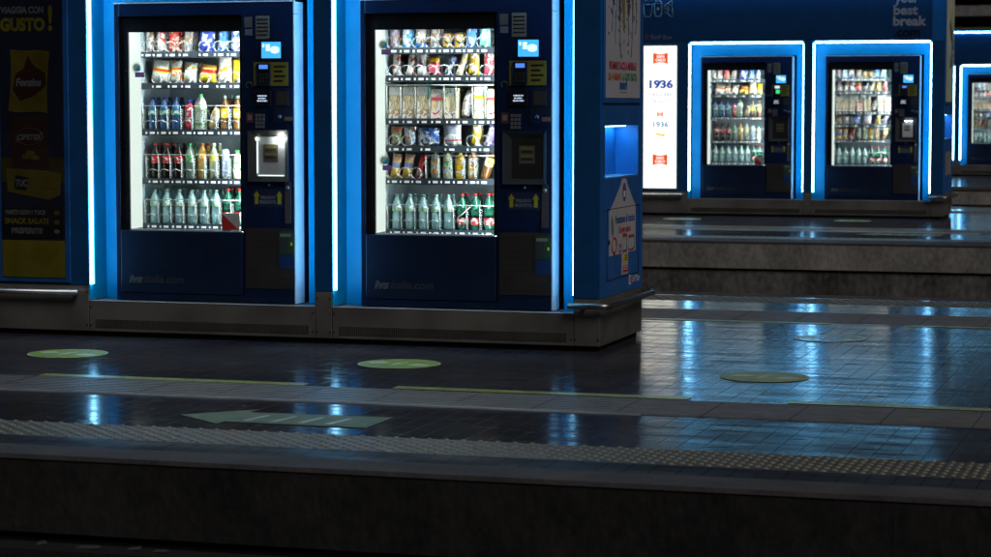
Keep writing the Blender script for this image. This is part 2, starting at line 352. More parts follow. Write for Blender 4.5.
# kind -> (maker, description, category)
K = {
 'silver': (proto_bag('silver', .062, .165, .035, PM('silver', [c_w, (.6, .6, .62), c_br], 26, 11)), 'silver brown snack bag', 'snack bag'),
 'whitered': (proto_bag('whitered', .062, .165, .035, PM('whitered', [c_w, c_w, c_r], 24, 12)), 'white red snack bag', 'snack bag'),
 'redbag': (proto_bag('redbag', .075, .165, .04, PM('redbag', [c_r, c_r, c_cream, c_br], 26, 13)), 'red snack bag', 'snack bag'),
 'greybag': (proto_bag('greybag', .066, .165, .035, PM('greybag', [(.2, .22, .26), (.4, .42, .45), c_br], 26, 14), 6), 'grey snack bag', 'snack bag'),
 'bigblue': (proto_bag('bigblue', .115, .165, .05, PM('bigblue', [(.03, .05, .42), (.05, .12, .6), c_w], 20, 15)), 'wide blue snack bag', 'snack bag'),
 'bluebag': (proto_bag('bluebag', .068, .165, .04, PM('bluebag', [(.04, .22, .55), (.04, .1, .35), (.5, .65, .75)], 26, 16), 4), 'blue snack bag', 'snack bag'),
 'bluewhite': (proto_bag('bluewhite', .06, .165, .035, PM('bluewhite', [c_w, (.2, .3, .6), c_b], 26, 17)), 'white blue snack bag', 'snack bag'),
 'chipsW': (proto_bag('chipsW', .145, .15, .06, PM('chipsW', [c_w, (.65, .66, .66), (.75, .72, .65)], 14, 18, band=[(.07, .10, c_y), (.08, .092, c_r)]), 8), 'big white crisp bag', 'snack bag'),
 'chipsN': (proto_bag('chipsN', .09, .15, .05, PM('chipsN', [c_w, (.66, .66, .66), c_o], 20, 19, band=[(.08, .105, c_y), (.088, .098, c_r)])), 'slim white crisp bag', 'snack bag'),
 'gold': (proto_bag('gold', .10, .135, .05, PM('gold', [c_w, (.7, .72, .72), (.6, .42, .08)], 20, 20), 6), 'pale gold-marked crisp bag', 'snack bag'),
 'chipsY': (proto_bag('chipsY', .125, .12, .06, PM('chipsY', [c_y, c_y, (.8, .7, .1)], 22, 21, band=[(.065, .09, c_r), (.098, .12, (.5, .25, .05))]), 6), 'yellow red-banded crisp bag', 'snack bag'),
 'tallW': (proto_bag('tallW', .105, .185, .05, PM('tallW', [(.75, .72, .68), c_w, c_cream, c_o], 18, 22)), 'tall white snack bag', 'snack bag'),
 'orangeB': (proto_bag('orangeB', .085, .15, .05, PM('orangeB', [c_y, (.8, .5, .05), c_w], 18, 23)), 'orange yellow snack bag', 'snack bag'),
 'purple': (proto_bag('purple', .068, .165, .04, PM('purple', [(.55, .5, .6), (.25, .14, .28), (.35, .2, .15)], 26, 24)), 'mauve snack bag', 'snack bag'),
 'skybag': (proto_bag('skybag', .075, .165, .04, PM('skybag', [(.06, .32, .7), (.1, .45, .8), c_w], 22, 25)), 'sky blue snack bag', 'snack bag'),
 'brownW': (proto_bag('brownW', .07, .165, .04, PM('brownW', [(.55, .5, .46), c_br, c_w], 20, 26, band=[(.0, .03, (.06, .25, .7))])), 'brown white snack bag', 'snack bag'),
 'darkY': (proto_bag('darkY', .06, .09, .03, PM('darkY', [(.05, .05, .06), c_y, (.3, .1, .2)], 30, 27)), 'small dark packet', 'snack bag'),
 'teal': (proto_bag('teal', .075, .165, .04, PM('teal', [(.2, .6, .5), c_w, (.1, .45, .4)], 16, 28)), 'teal white snack bag', 'snack bag'),
 'barW': (proto_bag('barW', .055, .15, .028, PM('barW', [c_w, c_w, c_r, (.4, .1, .1)], 30, 29)), 'white red chocolate bar', 'snack bar'),
 'barT': (proto_bag('barT', .048, .14, .028, PM('barT', [c_w, c_w, (.75, .7, .7), c_r], 30, 30), 12), 'white slanting chocolate bar', 'snack bar'),
 'barR': (proto_bag('barR', .07, .145, .03, PM('barR', [c_w, c_w, (.3, .15, .4), c_r], 22, 31)), 'wide white bar', 'snack bar'),
 'pinkY': (proto_bag('pinkY', .085, .12, .045, PM('pinkY', [(.75, .12, .2), c_w, c_r], 20, 32, band=[(.085, .11, c_y)])), 'pink yellow-topped bag', 'snack bag'),
 'greyT': (proto_bag('greyT', .042, .13, .028, PM('greyT', [(.35, .34, .34), (.5, .5, .5), c_b], 30, 33), 20), 'grey slanting bar', 'snack bar'),
 'yelT': (proto_bag('yelT', .048, .155, .03, PM('yelT', [(.65, .62, .55), c_y, c_w], 26, 34), 18), 'yellow silver slanting bar', 'snack bar'),
 'yelTall': (proto_bag('yelTall', .078, .165, .045, PM('yelTall', [c_y, c_y, (.35, .2, .04), c_w], 22, 35)), 'tall yellow sweets bag', 'snack bag'),
 'redW': (proto_bag('redW', .056, .15, .03, PM('redW', [c_w, c_r, (.6, .1, .15)], 26, 36)), 'red white chocolate bar', 'snack bar'),
 'greenP': (proto_bag('greenP', .085, .125, .045, PM('greenP', [(.16, .28, .08), (.55, .6, .45), (.4, .12, .08)], 20, 37)), 'green biscuit packet', 'snack bag'),
 'bluePic': (proto_bag('bluePic', .085, .12, .04, PM('bluePic', [(.5, .62, .75), c_w, (.05, .2, .5), c_o], 20, 38)), 'pale blue biscuit packet', 'snack bag'),
 'wideB': (proto_bag('wideB', .155, .115, .045, PM('wideB', [(.05, .16, .55), (.4, .5, .7), c_w, (.04, .08, .3)], 26, 39)), 'wide blue multipack', 'snack bag'),
 'wideW': (proto_bag('wideW', .125, .14, .05, PM('wideW', [c_w, (.7, .74, .8), (.55, .6, .8)], 16, 40, band=[(.03, .042, (.75, .15, .25))])), 'wide white biscuit bag', 'snack bag'),
 'yelS': (proto_bag('yelS', .06, .135, .035, PM('yelS', [c_y, (.8, .62, .05), c_w], 20, 41), 6), 'slim yellow wafer packet', 'snack bag'),
 'purT': (proto_bag('purT', .055, .135, .032, PM('purT', [(.24, .16, .52), (.3, .2, .6), c_w], 24, 42), 20), 'purple slanting wafer packet', 'snack bag'),
 'yelBag': (proto_bag('yelBag', .07, .16, .05, PM('yelBag', [(.78, .5, .06), (.8, .6, .1), (.7, .45, .15)], 16, 43, band=[(.07, .105, (.25, .32, .6)), (.115, .16, (.6, .35, .25))]), 9), 'yellow cake bag', 'snack bag'),
 'redT': (proto_bag('redT', .055, .165, .045, PM('redT', [(.6, .025, .03), (.65, .03, .03), (.7, .5, .5)], 14, 44), 16), 'red slanting biscuit pack', 'snack bag'),
 'sandA': (proto_sandwich(.078, .205, .07, PM('sandA', [c_cream, (.42, .29, .16), (.8,.75,.62)], 16, 45, stretch=(3, 3, .4)), PM('footA', [c_w, c_w, (.35, .3, .2), c_o], 26, 46), PM('headA', [c_w, (.6, .62, .62), c_w], 30, 47)), 'white-labelled boxed sandwich', 'sandwich'),
 'sandR': (proto_sandwich(.078, .19, .07, PM('sandR', [(.72, .55, .30), (.50, .34, .18), c_w], 16, 48, stretch=(3, 3, .4)), PM('footR', [(.75, .6, .5), c_w, c_r], 26, 49), PM('headR', [(.45, .42, .38), (.5, .45, .4), c_w], 30, 50), paint('band_red', (.65, .08, .1), .4)), 'red-banded boxed sandwich', 'sandwich'),
 'sandG': (proto_sandwich(.082, .195, .07, PM('sandG', [(.66, .55, .32), (.45, .36, .18), c_cream], 16, 51, stretch=(3, 3, .4)), PM('footG', [c_cream, c_w, c_br], 26, 52), PM('headG', [c_w, (.1, .25, .1), (.5, .5, .4)], 30, 53)), 'green-headed boxed sandwich', 'sandwich'),
 'sandY': (proto_sandwich(.078, .205, .07, PM('sandY', [(.78, .72, .6), (.6, .45, .28), c_w], 16, 54, stretch=(3, 3, .4)), PM('footY', [c_w, c_w, c_y, c_g], 26, 55), PM('headY', [c_w, (.7, .7, .7), c_w], 30, 56), paint('band_yel', (.8, .55, .03), .4)), 'yellow-banded boxed sandwich', 'sandwich'),
 'roll': (proto_roll(.185, .036, PM('roll', [(.55, .5, .48), c_w, (.35, .12, .12), (.1, .25, .12)], 24, 57), 14), 'film-wrapped filled roll', 'sandwich'),
 'bun': (proto_roll(.15, .032, PM('bun', [(.60, .40, .16), (.7, .5, .25), c_w], 20, 58), 18), 'film-wrapped golden bun', 'pastry'),
 'blueW': (proto_bottle(.215, .031, BLUEB, LB, CAPN, (.46, .60)), 'blue water bottle', 'bottle'),
 'berry': (proto_bottle(.20, .030, paint('berry_juice', (.45, .04, .08), .2), LP, CAPB, (.2, .74), capr=.017), 'pink juice bottle', 'bottle'),
 'carton': (proto_carton(.062, .235, .055, PM('carton', [(.72, .76, .70), c_w, (.4, .6, .35)], 20, 59, band=[(.03, .05, (.2, .5, .1))]), CAPG), 'tall white carton', 'drink carton'),
 'teaB': (proto_bottle(.225, .030, TEA, PM('tea_label', [c_y, (.8, .65, .05), c_w], 30, 60), CAPT, (.36, .62)), 'yellow-labelled tea bottle', 'bottle'),
 'cola': (proto_bottle(.235, .031, COLA, LR, CAPR, (.44, .64)), 'red capped cola bottle', 'bottle'),
 'colaZ': (proto_bottle(.235, .031, COLA, LR, CAPK, (.44, .64)), 'black capped cola bottle', 'bottle'),
 'lime': (proto_bottle(.235, .031, see_through('lime_soda', (.7, .9, .75), clear=.45, rough=.06, body=(.35, .5, .4)), LG, CAPG, (.46, .66)), 'green capped soda bottle', 'bottle'),
 'fanta': (proto_bottle(.235, .031, ORANGEB, LO, CAPO, (.50, .70)), 'orange soda bottle', 'bottle'),
 'lemon': (proto_bottle(.235, .031, LEMONB, LY, CAPW, (.50, .64)), 'lemon soda bottle', 'bottle'),
 'slim': (proto_can(.195, .026, PM('slimcan', [(.45, .5, .62), (.3, .35, .55), c_w], 18, 61)), 'slim silver blue can', 'drink can'),
 'greenCap': (proto_bottle(.19, .028, JUICE, PM('juice_label', [c_w, (.5, .65, .4), c_g], 24, 62), CAPG, (.2, .6), capr=.016), 'cream juice bottle', 'bottle'),
 'water': (proto_bottle(.225, .031, CLEAR, LW, CAPT, (.52, .64)), 'clear water bottle', 'bottle'),
 'sprite': (proto_bottle(.235, .031, GREENB, LR, CAPR, (.16, .34)), 'green red-labelled bottle', 'bottle'),
 'clearG': (proto_bottle(.185, .030, see_through('clear_juice', (.8, .85, .8), clear=.4, rough=.06, body=(.5, .55, .5)), PM('clear_label', [(.5, .55, .52), c_w, c_o], 24, 63), CAPG, (.2, .62), capr=.018), 'green-capped clear bottle', 'bottle'),
 'blueY': (proto_bottle(.185, .030, paint('yellow_juice', (.72, .45, .04), .2), PM('yellow_label', [c_y, c_o, c_w], 22, 64), CAPB, (.12, .72), capr=.018), 'yellow juice bottle', 'bottle'),
 'blueR': (proto_bottle(.185, .030, paint('peach_juice', (.65, .35, .15), .2), PM('peach_label', [(.7, .3, .2), c_w, c_y], 22, 65), CAPB, (.12, .72), capr=.018), 'peach juice bottle', 'bottle'),
 'brownT': (proto_bottle(.20, .031, TEA, LY, paint('cap_yellow', (.75, .6, .05), .4), (.45, .72)), 'tilted brown tea bottle', 'bottle'),
}
TILT = {'brownT': 18}
def put(kind, parent_loc, x, z, y, label, group):
    mk, desc, cat = K[kind]
    if kind not in PROTO:
        o = PROTO[kind] = mk()
    else:
        o = copy_tree(PROTO[kind])
    o.location = (parent_loc[0]+x, parent_loc[1]+y, parent_loc[2]+z)
    o.rotation_euler = (0, R(TILT.get(kind, 0)), 0 if cat in ('snack bag', 'snack bar') else random.uniform(-.5, .5))
    if cat == 'sandwich' and kind != 'roll': o.rotation_euler.z = random.uniform(-.06, .06)
    tag(o, label, cat, group); return o

# rows: shelf height, item x / kind ; 'c' rows have coils, 'b' rows have bottle lanes
ROWS_A = [
 (1.605, 'c', [(.133,'silver'),(.212,'whitered'),(.305,'redbag'),(.398,'greybag'),(.540,'bigblue'),(.647,'bluebag'),(.738,'bluewhite')]),
 (1.401, 'c', [(.205,'chipsW'),(.318,'chipsN'),(.412,'gold'),(.541,'chipsY'),(.661,'tallW'),(.757,'orangeB')]),
 (1.099, 'b', [(.155,'blueW'),(.237,'blueW'),(.322,'blueW'),(.418,'berry'),(.497,'carton'),(.572,'bun'),(.668,'teaB'),(.757,'teaB')]),
 (.780, 'b', [(.173,'cola'),(.255,'cola'),(.338,'colaZ'),(.418,'lime'),(.505,'fanta'),(.586,'lemon'),(.668,'slim'),(.752,'greenCap')]),
 (.486, 'b', [(.162,'water'),(.248,'water'),(.338,'water'),(.427,'water'),(.516,'water'),(.600,'water'),(.685,'sprite'),(.766,'sprite')]),
]
ROWS_B = [
 (1.619, 'c', [(.138,'purple'),(.225,'skybag'),(.312,'brownW'),(.399,'greybag'),(.486,'darkY'),(.566,'darkY'),(.645,'bluebag'),(.737,'teal')]),
 (1.444, 'c', [(.151,'barW'),(.232,'barT'),(.319,'barR'),(.400,'pinkY'),(.486,'greyT'),(.565,'yelT'),(.665,'yelTall'),(.757,'redW')]),
 (1.174, 'l', [(.151,'sandA'),(.242,'sandA'),(.339,'sandA'),(.433,'sandR'),(.532,'sandG'),(.610,'roll'),(.718,'sandY'),(.803,'sandR')]),
 (1.001, 'c', [(.151,'greenP'),(.239,'bluePic'),(.362,'wideB'),(.522,'wideW'),(.668,'yelS'),(.750,'purT')]),
 (.796, 'l', [(.140,'yelBag'),(.222,'yelBag'),(.300,'redT'),(.413,'clearG'),(.493,'greenCap'),(.576,'blueY'),(.660,'blueR'),(.735,'brownT')]),
 (.473, 'b', [(.155,'water'),(.242,'water'),(.332,'water'),(.417,'water'),(.500,'water'),(.590,'sprite'),(.678,'sprite'),(.766,'sprite')]),
]

# ------------------------------------------------------------------ vending machine
COIL = None
def coil_mesh():
    m = MB(); pts = []
    for k in range(5*14+1):
        a = 2*math.pi*k/14; pts.append((.035*math.sin(a), max(0,k-13)/(4*14)*.34, .035-.035*math.cos(a)))
    m.tube(pts, .0026, 5); return m
def machine(kind, loc, label):
    W, H = 1.254, 1.915
    r = empty('vending_machine', loc, label, 'vending machine', 'vending machines in the kiosks')
    # cabinet: hollow behind the window
    m = MB()
    m.box(0,.03,0, .088,.80,H); m.box(.905,.03,0, 1.244,.80,H); m.box(.088,.03,0, .905,.80,.44); m.box(.088,.03,1.752, .905,.80,H); m.box(.088,.66,.44, .905,.80,1.752)
    m.build('cabinet', MACH, r)
    m = MB(); m.box(.0885,.2,.4405, .0915,.659,1.7515); m.box(.9015,.2,.4405, .9045,.659,1.7515); m.box(.0915,.645,.4405, .9015,.659,1.7515); m.box(.0915,.03,.4405,.9015,.645,.452); m.box(.0915,.03,1.741,.9015,.645,1.7515)
    m.build('liner', LINER, r)
    # door: frame round the window, control column, lower panel
    d = MB()
    d.box(0,0,0, .031,.03,H); d.box(.031,0,1.835, .893,.03,H); d.box(.893,0,0, W-.004,.03,H); d.box(.031,0,0, .893,.03,.045)
    d.build('door', MACH, r, .003)
    box('lower_panel', MACHP, r, .034,-.004,.049, .888,.028,.452, .004)
    # glass with a printed black border
    g = box('window_pane', GLASS, r, .031,.010,.456, .893,.016,1.835)
    b = MB(); b.box(.031,.017,.456, .091,.024,1.835); b.box(.872,.017,.456, .893,.024,1.835); b.box(.091,.017,1.732, .872,.024,1.835)
    b.build('window_border', BLACK, r)
    box('window_sill', RAIL, r, .091,.018,.452, .872,.05,.461)
    # lights: tall diffuser on the left jamb, added unseen strips behind the right jamb and at the top for the goods
    box('light_panel', INLIT, r, .0915,.032,.462, .0945,.198,1.738)
    box('light_strip', INLIT2, r, .8985,.04,.48, .9015,.11,1.72)
    box('light_strip', INLIT2, r, .12,.05,1.7395, .86,.10,1.741)
    MB().lathe([(.006,0),(.006,.004)],8,(.16,.12,1.1)).build('jamb_screw', DARK, r)
    # bright aluminium edge of the door
    p = MB(); p.box(1.244,.0,.0, 1.254,.085,1.836); p.box(1.244,.0,1.840, 1.254,.085,H); p.box(1.244,.0905,0, 1.251,.155,H); p.box(1.244,.085,0,1.248,.0905,H)
    p.build('door_edge', ALU, r)
    box('top_trim', ALU, r, 0,-.004,H+.001, W,.02,H+.008)
    # shelves
    global COIL
    rows = ROWS_A if kind == 'A' else ROWS_B
    for z, typ, items in rows:
        s = MB(); s.box(.10,.20,z-.006, .89,.63,z); s.box(.10,.192,z-.034, .89,.1995,z+.006); sh = s.build('shelf', TRAY, r)
        for x, k in items:
            t = MB(); t.box(x-.028,.188,z-.024, x-.018,.1915,z-.010); t.box(x+.002,.188,z-.024, x+.034,.1915,z-.010); t.build('price_tag', TAG, sh)
            if typ == 'c' or (kind == 'B' and k in ('yelBag', 'redT')):
                if COIL is None: o = COIL = coil_mesh().build('coil', WIRE, sh)
                else: o = COIL.copy(); COL.objects.link(o); o.parent = sh
                o.location = (x, .200, z+.002)
        if typ in 'bl':
            hz = .16 if typ == 'b' else .215 if abs(z-1.174) < .01 else .15
            x0 = .10 if not (kind == 'B' and abs(z-.796) < .01) else .36
            MB().tube([(x0,.198,z+hz),(.89,.198,z+hz)], .0024, 6).build('front_rail', RAIL, sh)
            xs = [x for x, k in items if x > x0]
            for q, x in enumerate(xs):
                xd = x-.044 if q else max(x-.05, .105)
                MB().box(xd-.0016,.198,z, xd+.0016,.60,z+hz-.02).build('lane_divider', see_through('clear_divider', (.8, .85, .85), clear=.55, body=(.45, .5, .5)), sh)
                MB().tube([(xd,.198,z),(xd,.198,z+hz)], .0015, 5).build('lane_post', RAIL, sh)
            if typ == 'b':
                for x in xs:       # little bumper loop in front of each bottle
                    MB().tube([(x-.030+.06*q/8,.200-.012*math.sin(math.pi*q/8),z+.055+.010*math.sin(math.pi*q/8)) for q in range(9)], .0022, 5).build('bumper', WIRE, sh)
    # control column
    def pl(n, mm, x0, z0, x1, z1, d=.006, par=r, bv=.0): return box(n, mm, par, x0,-d,z0, x1,.0,z1, bv)
    pl('notice', PALE if False else paint('notice_dim', (.09,.085,.075), .6), .915,1.755,.968,1.822,.002); pl('notice', paint('notice_code', (.11,.115,.13), .6), .918,1.705,.968,1.745,.002)
    n = pl('notice', paint('notice_dim2', (.13,.125,.105), .6), .992,1.682,1.085,1.828,.002)
    for k in range(5): box('printed_line', BLACKP, n, 1.0,-.0035,1.80-k*.024,1.075,-.0021,1.808-k*.024)
    scr = pl('screen', glow('screen_cyan', (.06,.48,.95), 1.0), 1.034,1.560,1.163,1.662,.010)
    SW = glow('screen_white', (.75,.9,1.), 1.0)
    box('screen_picture', SW, scr, 1.041,-.0122,1.628,1.054,-.0102,1.650); box('screen_picture', SW, scr, 1.064,-.0122,1.605,1.092,-.0102,1.648)
    MB().prism([(1.125+.030*math.cos(a*.5236)*(1.15 if a%3 else 1), 1.612+.024*math.sin(a*.5236)) for a in range(12)],-.0122,-.0102).build('screen_picture', SW, scr)
    box('screen_bezel', BLACK, r, 1.024,-.004,1.55,1.173,0,1.672)
    ys = pl('payment_plate', paint('yellow_plate', (.15,.125,.014), .5), .976,1.385,1.212,1.535,.003)
    for k in range(4): box('printed_line', BLACKP, ys, 1.115,-.0042,1.50-k*.03,1.195-.02*(k%2),-.0031,1.512-k*.03)
    cr = pl('card_reader', BLACK, .999,1.392,1.096,1.528,.022, r, .006)
    box('display', glow('reader_blue', (.08,.25,.95), 1.0), cr, 1.022,-.0245,1.492,1.080,-.0221,1.518)
    kp = MB()
    for a in range(3):
        for c in range(3): kp.box(1.020+a*.022,-.0255,1.405+c*.022, 1.034+a*.022,-.0221,1.419+c*.022)
    kp.build('keys', GREYP if False else DARK, cr)
    ds = pl('price_display', BLACK, .975,1.258,1.094,1.352,.012, r, .003); DW = glow('display_white', (.65,.8,1.), .8)
    for k, (a, c) in enumerate(((1.006,1.068),(1.010,1.060),(1.003,1.072))):
        x = a; j = 0
        while x < c:
            w = .006+.005*((k*7+j*5) % 3); box('display_character', DW, ds, x,-.0142,1.318-k*.016,min(x+w, c),-.0121,1.326-k*.016); x += w+.004; j += 1
    cm = pl('coin_unit', MACHP, 1.108,1.150,1.244,1.368,.004, r, .003)
    box('note_slot', BROWN, cm, 1.132,-.010,1.262,1.214,-.0041,1.350); box('coin_slot', DARK, cm, 1.145,-.007,1.225,1.20,-.0041,1.233)
    box('coin_sticker', paint('tan_sticker', (.14,.08,.05), .5), cm, 1.185,-.0055,1.165,1.240,-.0041,1.19)
    MB().lathe([(.011,0),(.013,.006)],12,(0,0,0)).build('reject_button', TRAY, cm, loc=(1.155,-.004,1.19)).rotation_euler = (R(90),0,0)
    qr = pl('sticker', paint('dark_red_sticker', (.10,.02,.017), .5), .922,1.150,.972,1.218,.002); box('white_square', paint('dim_print', (.16,.17,.19), .5), qr, .932,-.0032,1.168,.962,-.0021,1.204)
    kp = MB()
    for a in range(3):
        for c in range(4): kp.box(.986+a*.023,-.008,1.118+c*.024, 1.003+a*.023,-.001,1.136+c*.024)
    kp.build('keypad', paint('keypad_grey', (.12,.12,.13), .45), r)
    MB().lathe([(.022,0),(.022,.004),(.016,.006)],16).build('lock_disc', BLACK, r, loc=(.945,-.0,1.39)).rotation_euler = (R(90),0,0)
    # delivery hatch: bevelled bezel, recess, pane with sticker
    bz = MB(); X0,X1,Z0,Z1 = .938,1.212,.778,1.104; x0,x1,z0,z1 = .992,1.186,.812,1.062
    def bez(a, b, c, e):   # sloping frame side
        bz.add([(a[0],-.022,a[1]),(b[0],-.022,b[1]),(c[0],-.002,c[1]),(e[0],-.002,e[1]),(a[0],.0,a[1]),(b[0],.0,b[1]),(c[0],.002,c[1]),(e[0],.002,e[1])],[(0,1,2,3),(4,7,6,5),(0,4,5,1),(1,5,6,2),(2,6,7,3),(3,7,4,0)])
    bez((X0,Z0),(X1,Z0),(x1,z0),(x0,z0)); bez((X1,Z0),(X1,Z1),(x1,z1),(x1,z0)); bez((X1,Z1),(X0,Z1),(x0,z1),(x1,z1)); bez((X0,Z1),(X0,Z0),(x0,z0),(x0,z1))
    hb = bz.build('hatch_frame', paint('hatch_frame_grey', (.030,.029,.028), .45, metal=.2), r)
    hd = MB(); t = .0018
    hd.box(x0,-.0028,z0,x1,-.0012,z1); hd.build('hatch_back', paint('hatch_inside', (.022,.022,.023), .4), hb)
    st = box('hatch_sticker', paint('hatch_notice', (.10,.10,.085), .5), hb, 1.040,-.0062,.905,1.140,-.0042,1.015)
    for k, (mm, q) in enumerate(((paint('hatch_yellow', (.22,.19,.02), .5),.992),(TRAY,.972),(MATS['hatch_yellow'],.945),(TRAY,.925))): box('printed_line', mm, st, 1.052,-.0075,q,1.128,-.0063,q+.012)
    lamp = None
    # instruction sticker with two arrows
    ar = pl('instruction_sticker', paint('sticker_navy', (.012,.018,.05), .45), .964,.618,1.172,.730,.002)
    for xc in (.990,1.146):
        MB().prism([(xc-.011,.635),(xc+.011,.635),(xc+.011,.685),(xc+.022,.685),(xc,.718),(xc-.022,.685),(xc-.011,.685)],-.0036,-.0021).build('arrow', paint('arrow_yellow', (.30,.26,.015), .5), ar)
    lettering('PRELIEVO', paint('dim_print', (.16,.17,.19), .5), ar, (1.068,-.0028,.667), .020, align='CENTER', width=.098, bold=.0006); lettering('PRODOTTO', paint('dim_print', (.16,.17,.19), .5), ar, (1.068,-.0028,.638), .020, align='CENTER', width=.112, bold=.0006)
    MB().lathe([(.008,0),(.008,.003)],10).build('lock_disc', GREYP, r, loc=(1.075,-.0,.757)).rotation_euler = (R(90),0,0)
    lp = pl('lock_plate', paint('lock_brown', (.07,.05,.045), .4), 1.184,.512,1.226,.776,.004); MB().lathe([(.012,0),(.012,.006)],12).build('lock', STEEL, lp, loc=(1.205,-.004,.74)).rotation_euler = (R(90),0,0)
    bp = pl('service_panel', BROWN, .912,.094,1.238,.480,.003)
    for k in range(9): box('panel_groove', DARK, bp, .918,-.0036,.12+k*.04,1.232,-.0031,.123+k*.04)
    gp = pl('green_poster', paint('green_poster', (.02,.05,.02), .5), 1.142,.318,1.240,.462,.006); box('poster_picture', paint('poster_dark', (.03,.03,.03), .5), gp, 1.155,-.0075,.335,1.205,-.0061,.415); box('poster_picture', paint('poster_pale', (.16,.17,.12), .5), gp, 1.150,-.0075,.428,1.225,-.0061,.448)
    box('poster_picture', YEL, gp, 1.222,-.0075,.372,1.234,-.0061,.392)
    pl('blue_sheet', paint('blue_sheet', (.004,.024,.09), .5), 1.142,.225,1.240,.314,.005)
    # web address
    TX = paint('faint_lettering', (.045,.048,.055), .5)
    lettering('ivs', paint('bold_lettering', (.085,.088,.09), .5), r, (.090,-.005,.115), .052, bold=.0035, shear=.25, width=.10)
    lettering('italia.com', TX, r, (.198,-.005,.115), .052, bold=.0006, shear=.25, width=.285)
    # stickers on the glass
    def burst(x, z):
        s0 = MB(); n = 16
        s0.prism([((.020 if k % 2 else .042)*math.cos(k*math.pi/n*1+.3)+x, (.020 if k % 2 else .042)*math.sin(k*math.pi/n+.3)+z) for k in range(2*n)], .006,.0072)
        o = s0.build('sun_sticker', paint('sun_gold', (.45,.42,.22), .5), g)
        MB().prism([(x-.012,z-.022),(x+.028,z-.020),(x+.024,z+.020)], .0044,.0056).build('sticker_triangle', paint('sun_teal', (.02,.28,.36), .5), g)
        MB().box(x-.010,.0044,z-.062,x+.055,.0056,z-.030).build('sticker_label', paint('sun_plum', (.26,.10,.26), .5), g)
    if kind == 'A':
        burst(.155, 1.505)
        w = MB(); w.box(.745,.0052,.462,.868,.0068,.572); w = w.build('warning_sticker', paint('sticker_grey', (.42,.45,.40), .5), g)
        MB().prism([(.746,.463),(.866,.463),(.746,.570)], .0034,.005).build('red_corner', paint('sticker_red', (.42,.02,.02), .5), w)
    else:
        burst(.150, 1.640); burst(.155, .918)
        MB().tube([(.66,.196,.625),(.605,.190,.575),(.578,.188,.556),(.575,.188,.548),(.585,.188,.540),(.62,.190,.532)], .003, 6).build('loose_rail', paint('rail_cream', (.7,.66,.5), .3), r)
        MB().add([(.440,.0066,1.30),(.458,.0066,1.30),(.470,.0066,1.43),(.452,.0066,1.43),(.440,.008,1.30),(.458,.008,1.30),(.470,.008,1.43),(.452,.008,1.43)],[(0,1,2,3),(7,6,5,4),(0,4,5,1),(2,6,7,3),(1,5,6,2),(0,3,7,4)]).build('tape_strip', see_through('teal_tape', (.6,.85,.8), clear=.5, body=(.2,.45,.42)), g)
    return r, hb

# ------------------------------------------------------------------ kiosk
def base_panel(name, k, x0, x1, z1, y1=1.07, grille=False, bevel=.003):
    o = box(name, STEEL, k, x0+.002,0,.035, x1-.002,y1,z1, bevel)
    if grille:
        g = MB(); a, b = x0+.045, x1-.045; g.box(a,-.002,.058,b,.004,.112)
        g = g.build('grille', SLOT, o)
        sl = MB(); n = int((b-a)/.012)
        for q in range(n): sl.box(a+q*.012+.002,-.0045,.060,a+q*.012+.006,-.002,.110)
        sl.build('slats', paint('grille_bar', (.12,.11,.095), .5, metal=.4), g)
    for sx in (x0+.014, x1-.014):
        for sz in (.075, z1-.04):
            MB().lathe([(.006,0),(.006,.003)],8).build('screw', DARK, o, loc=(sx,-.0005,sz)).rotation_euler = (R(90),0,0)
    return o

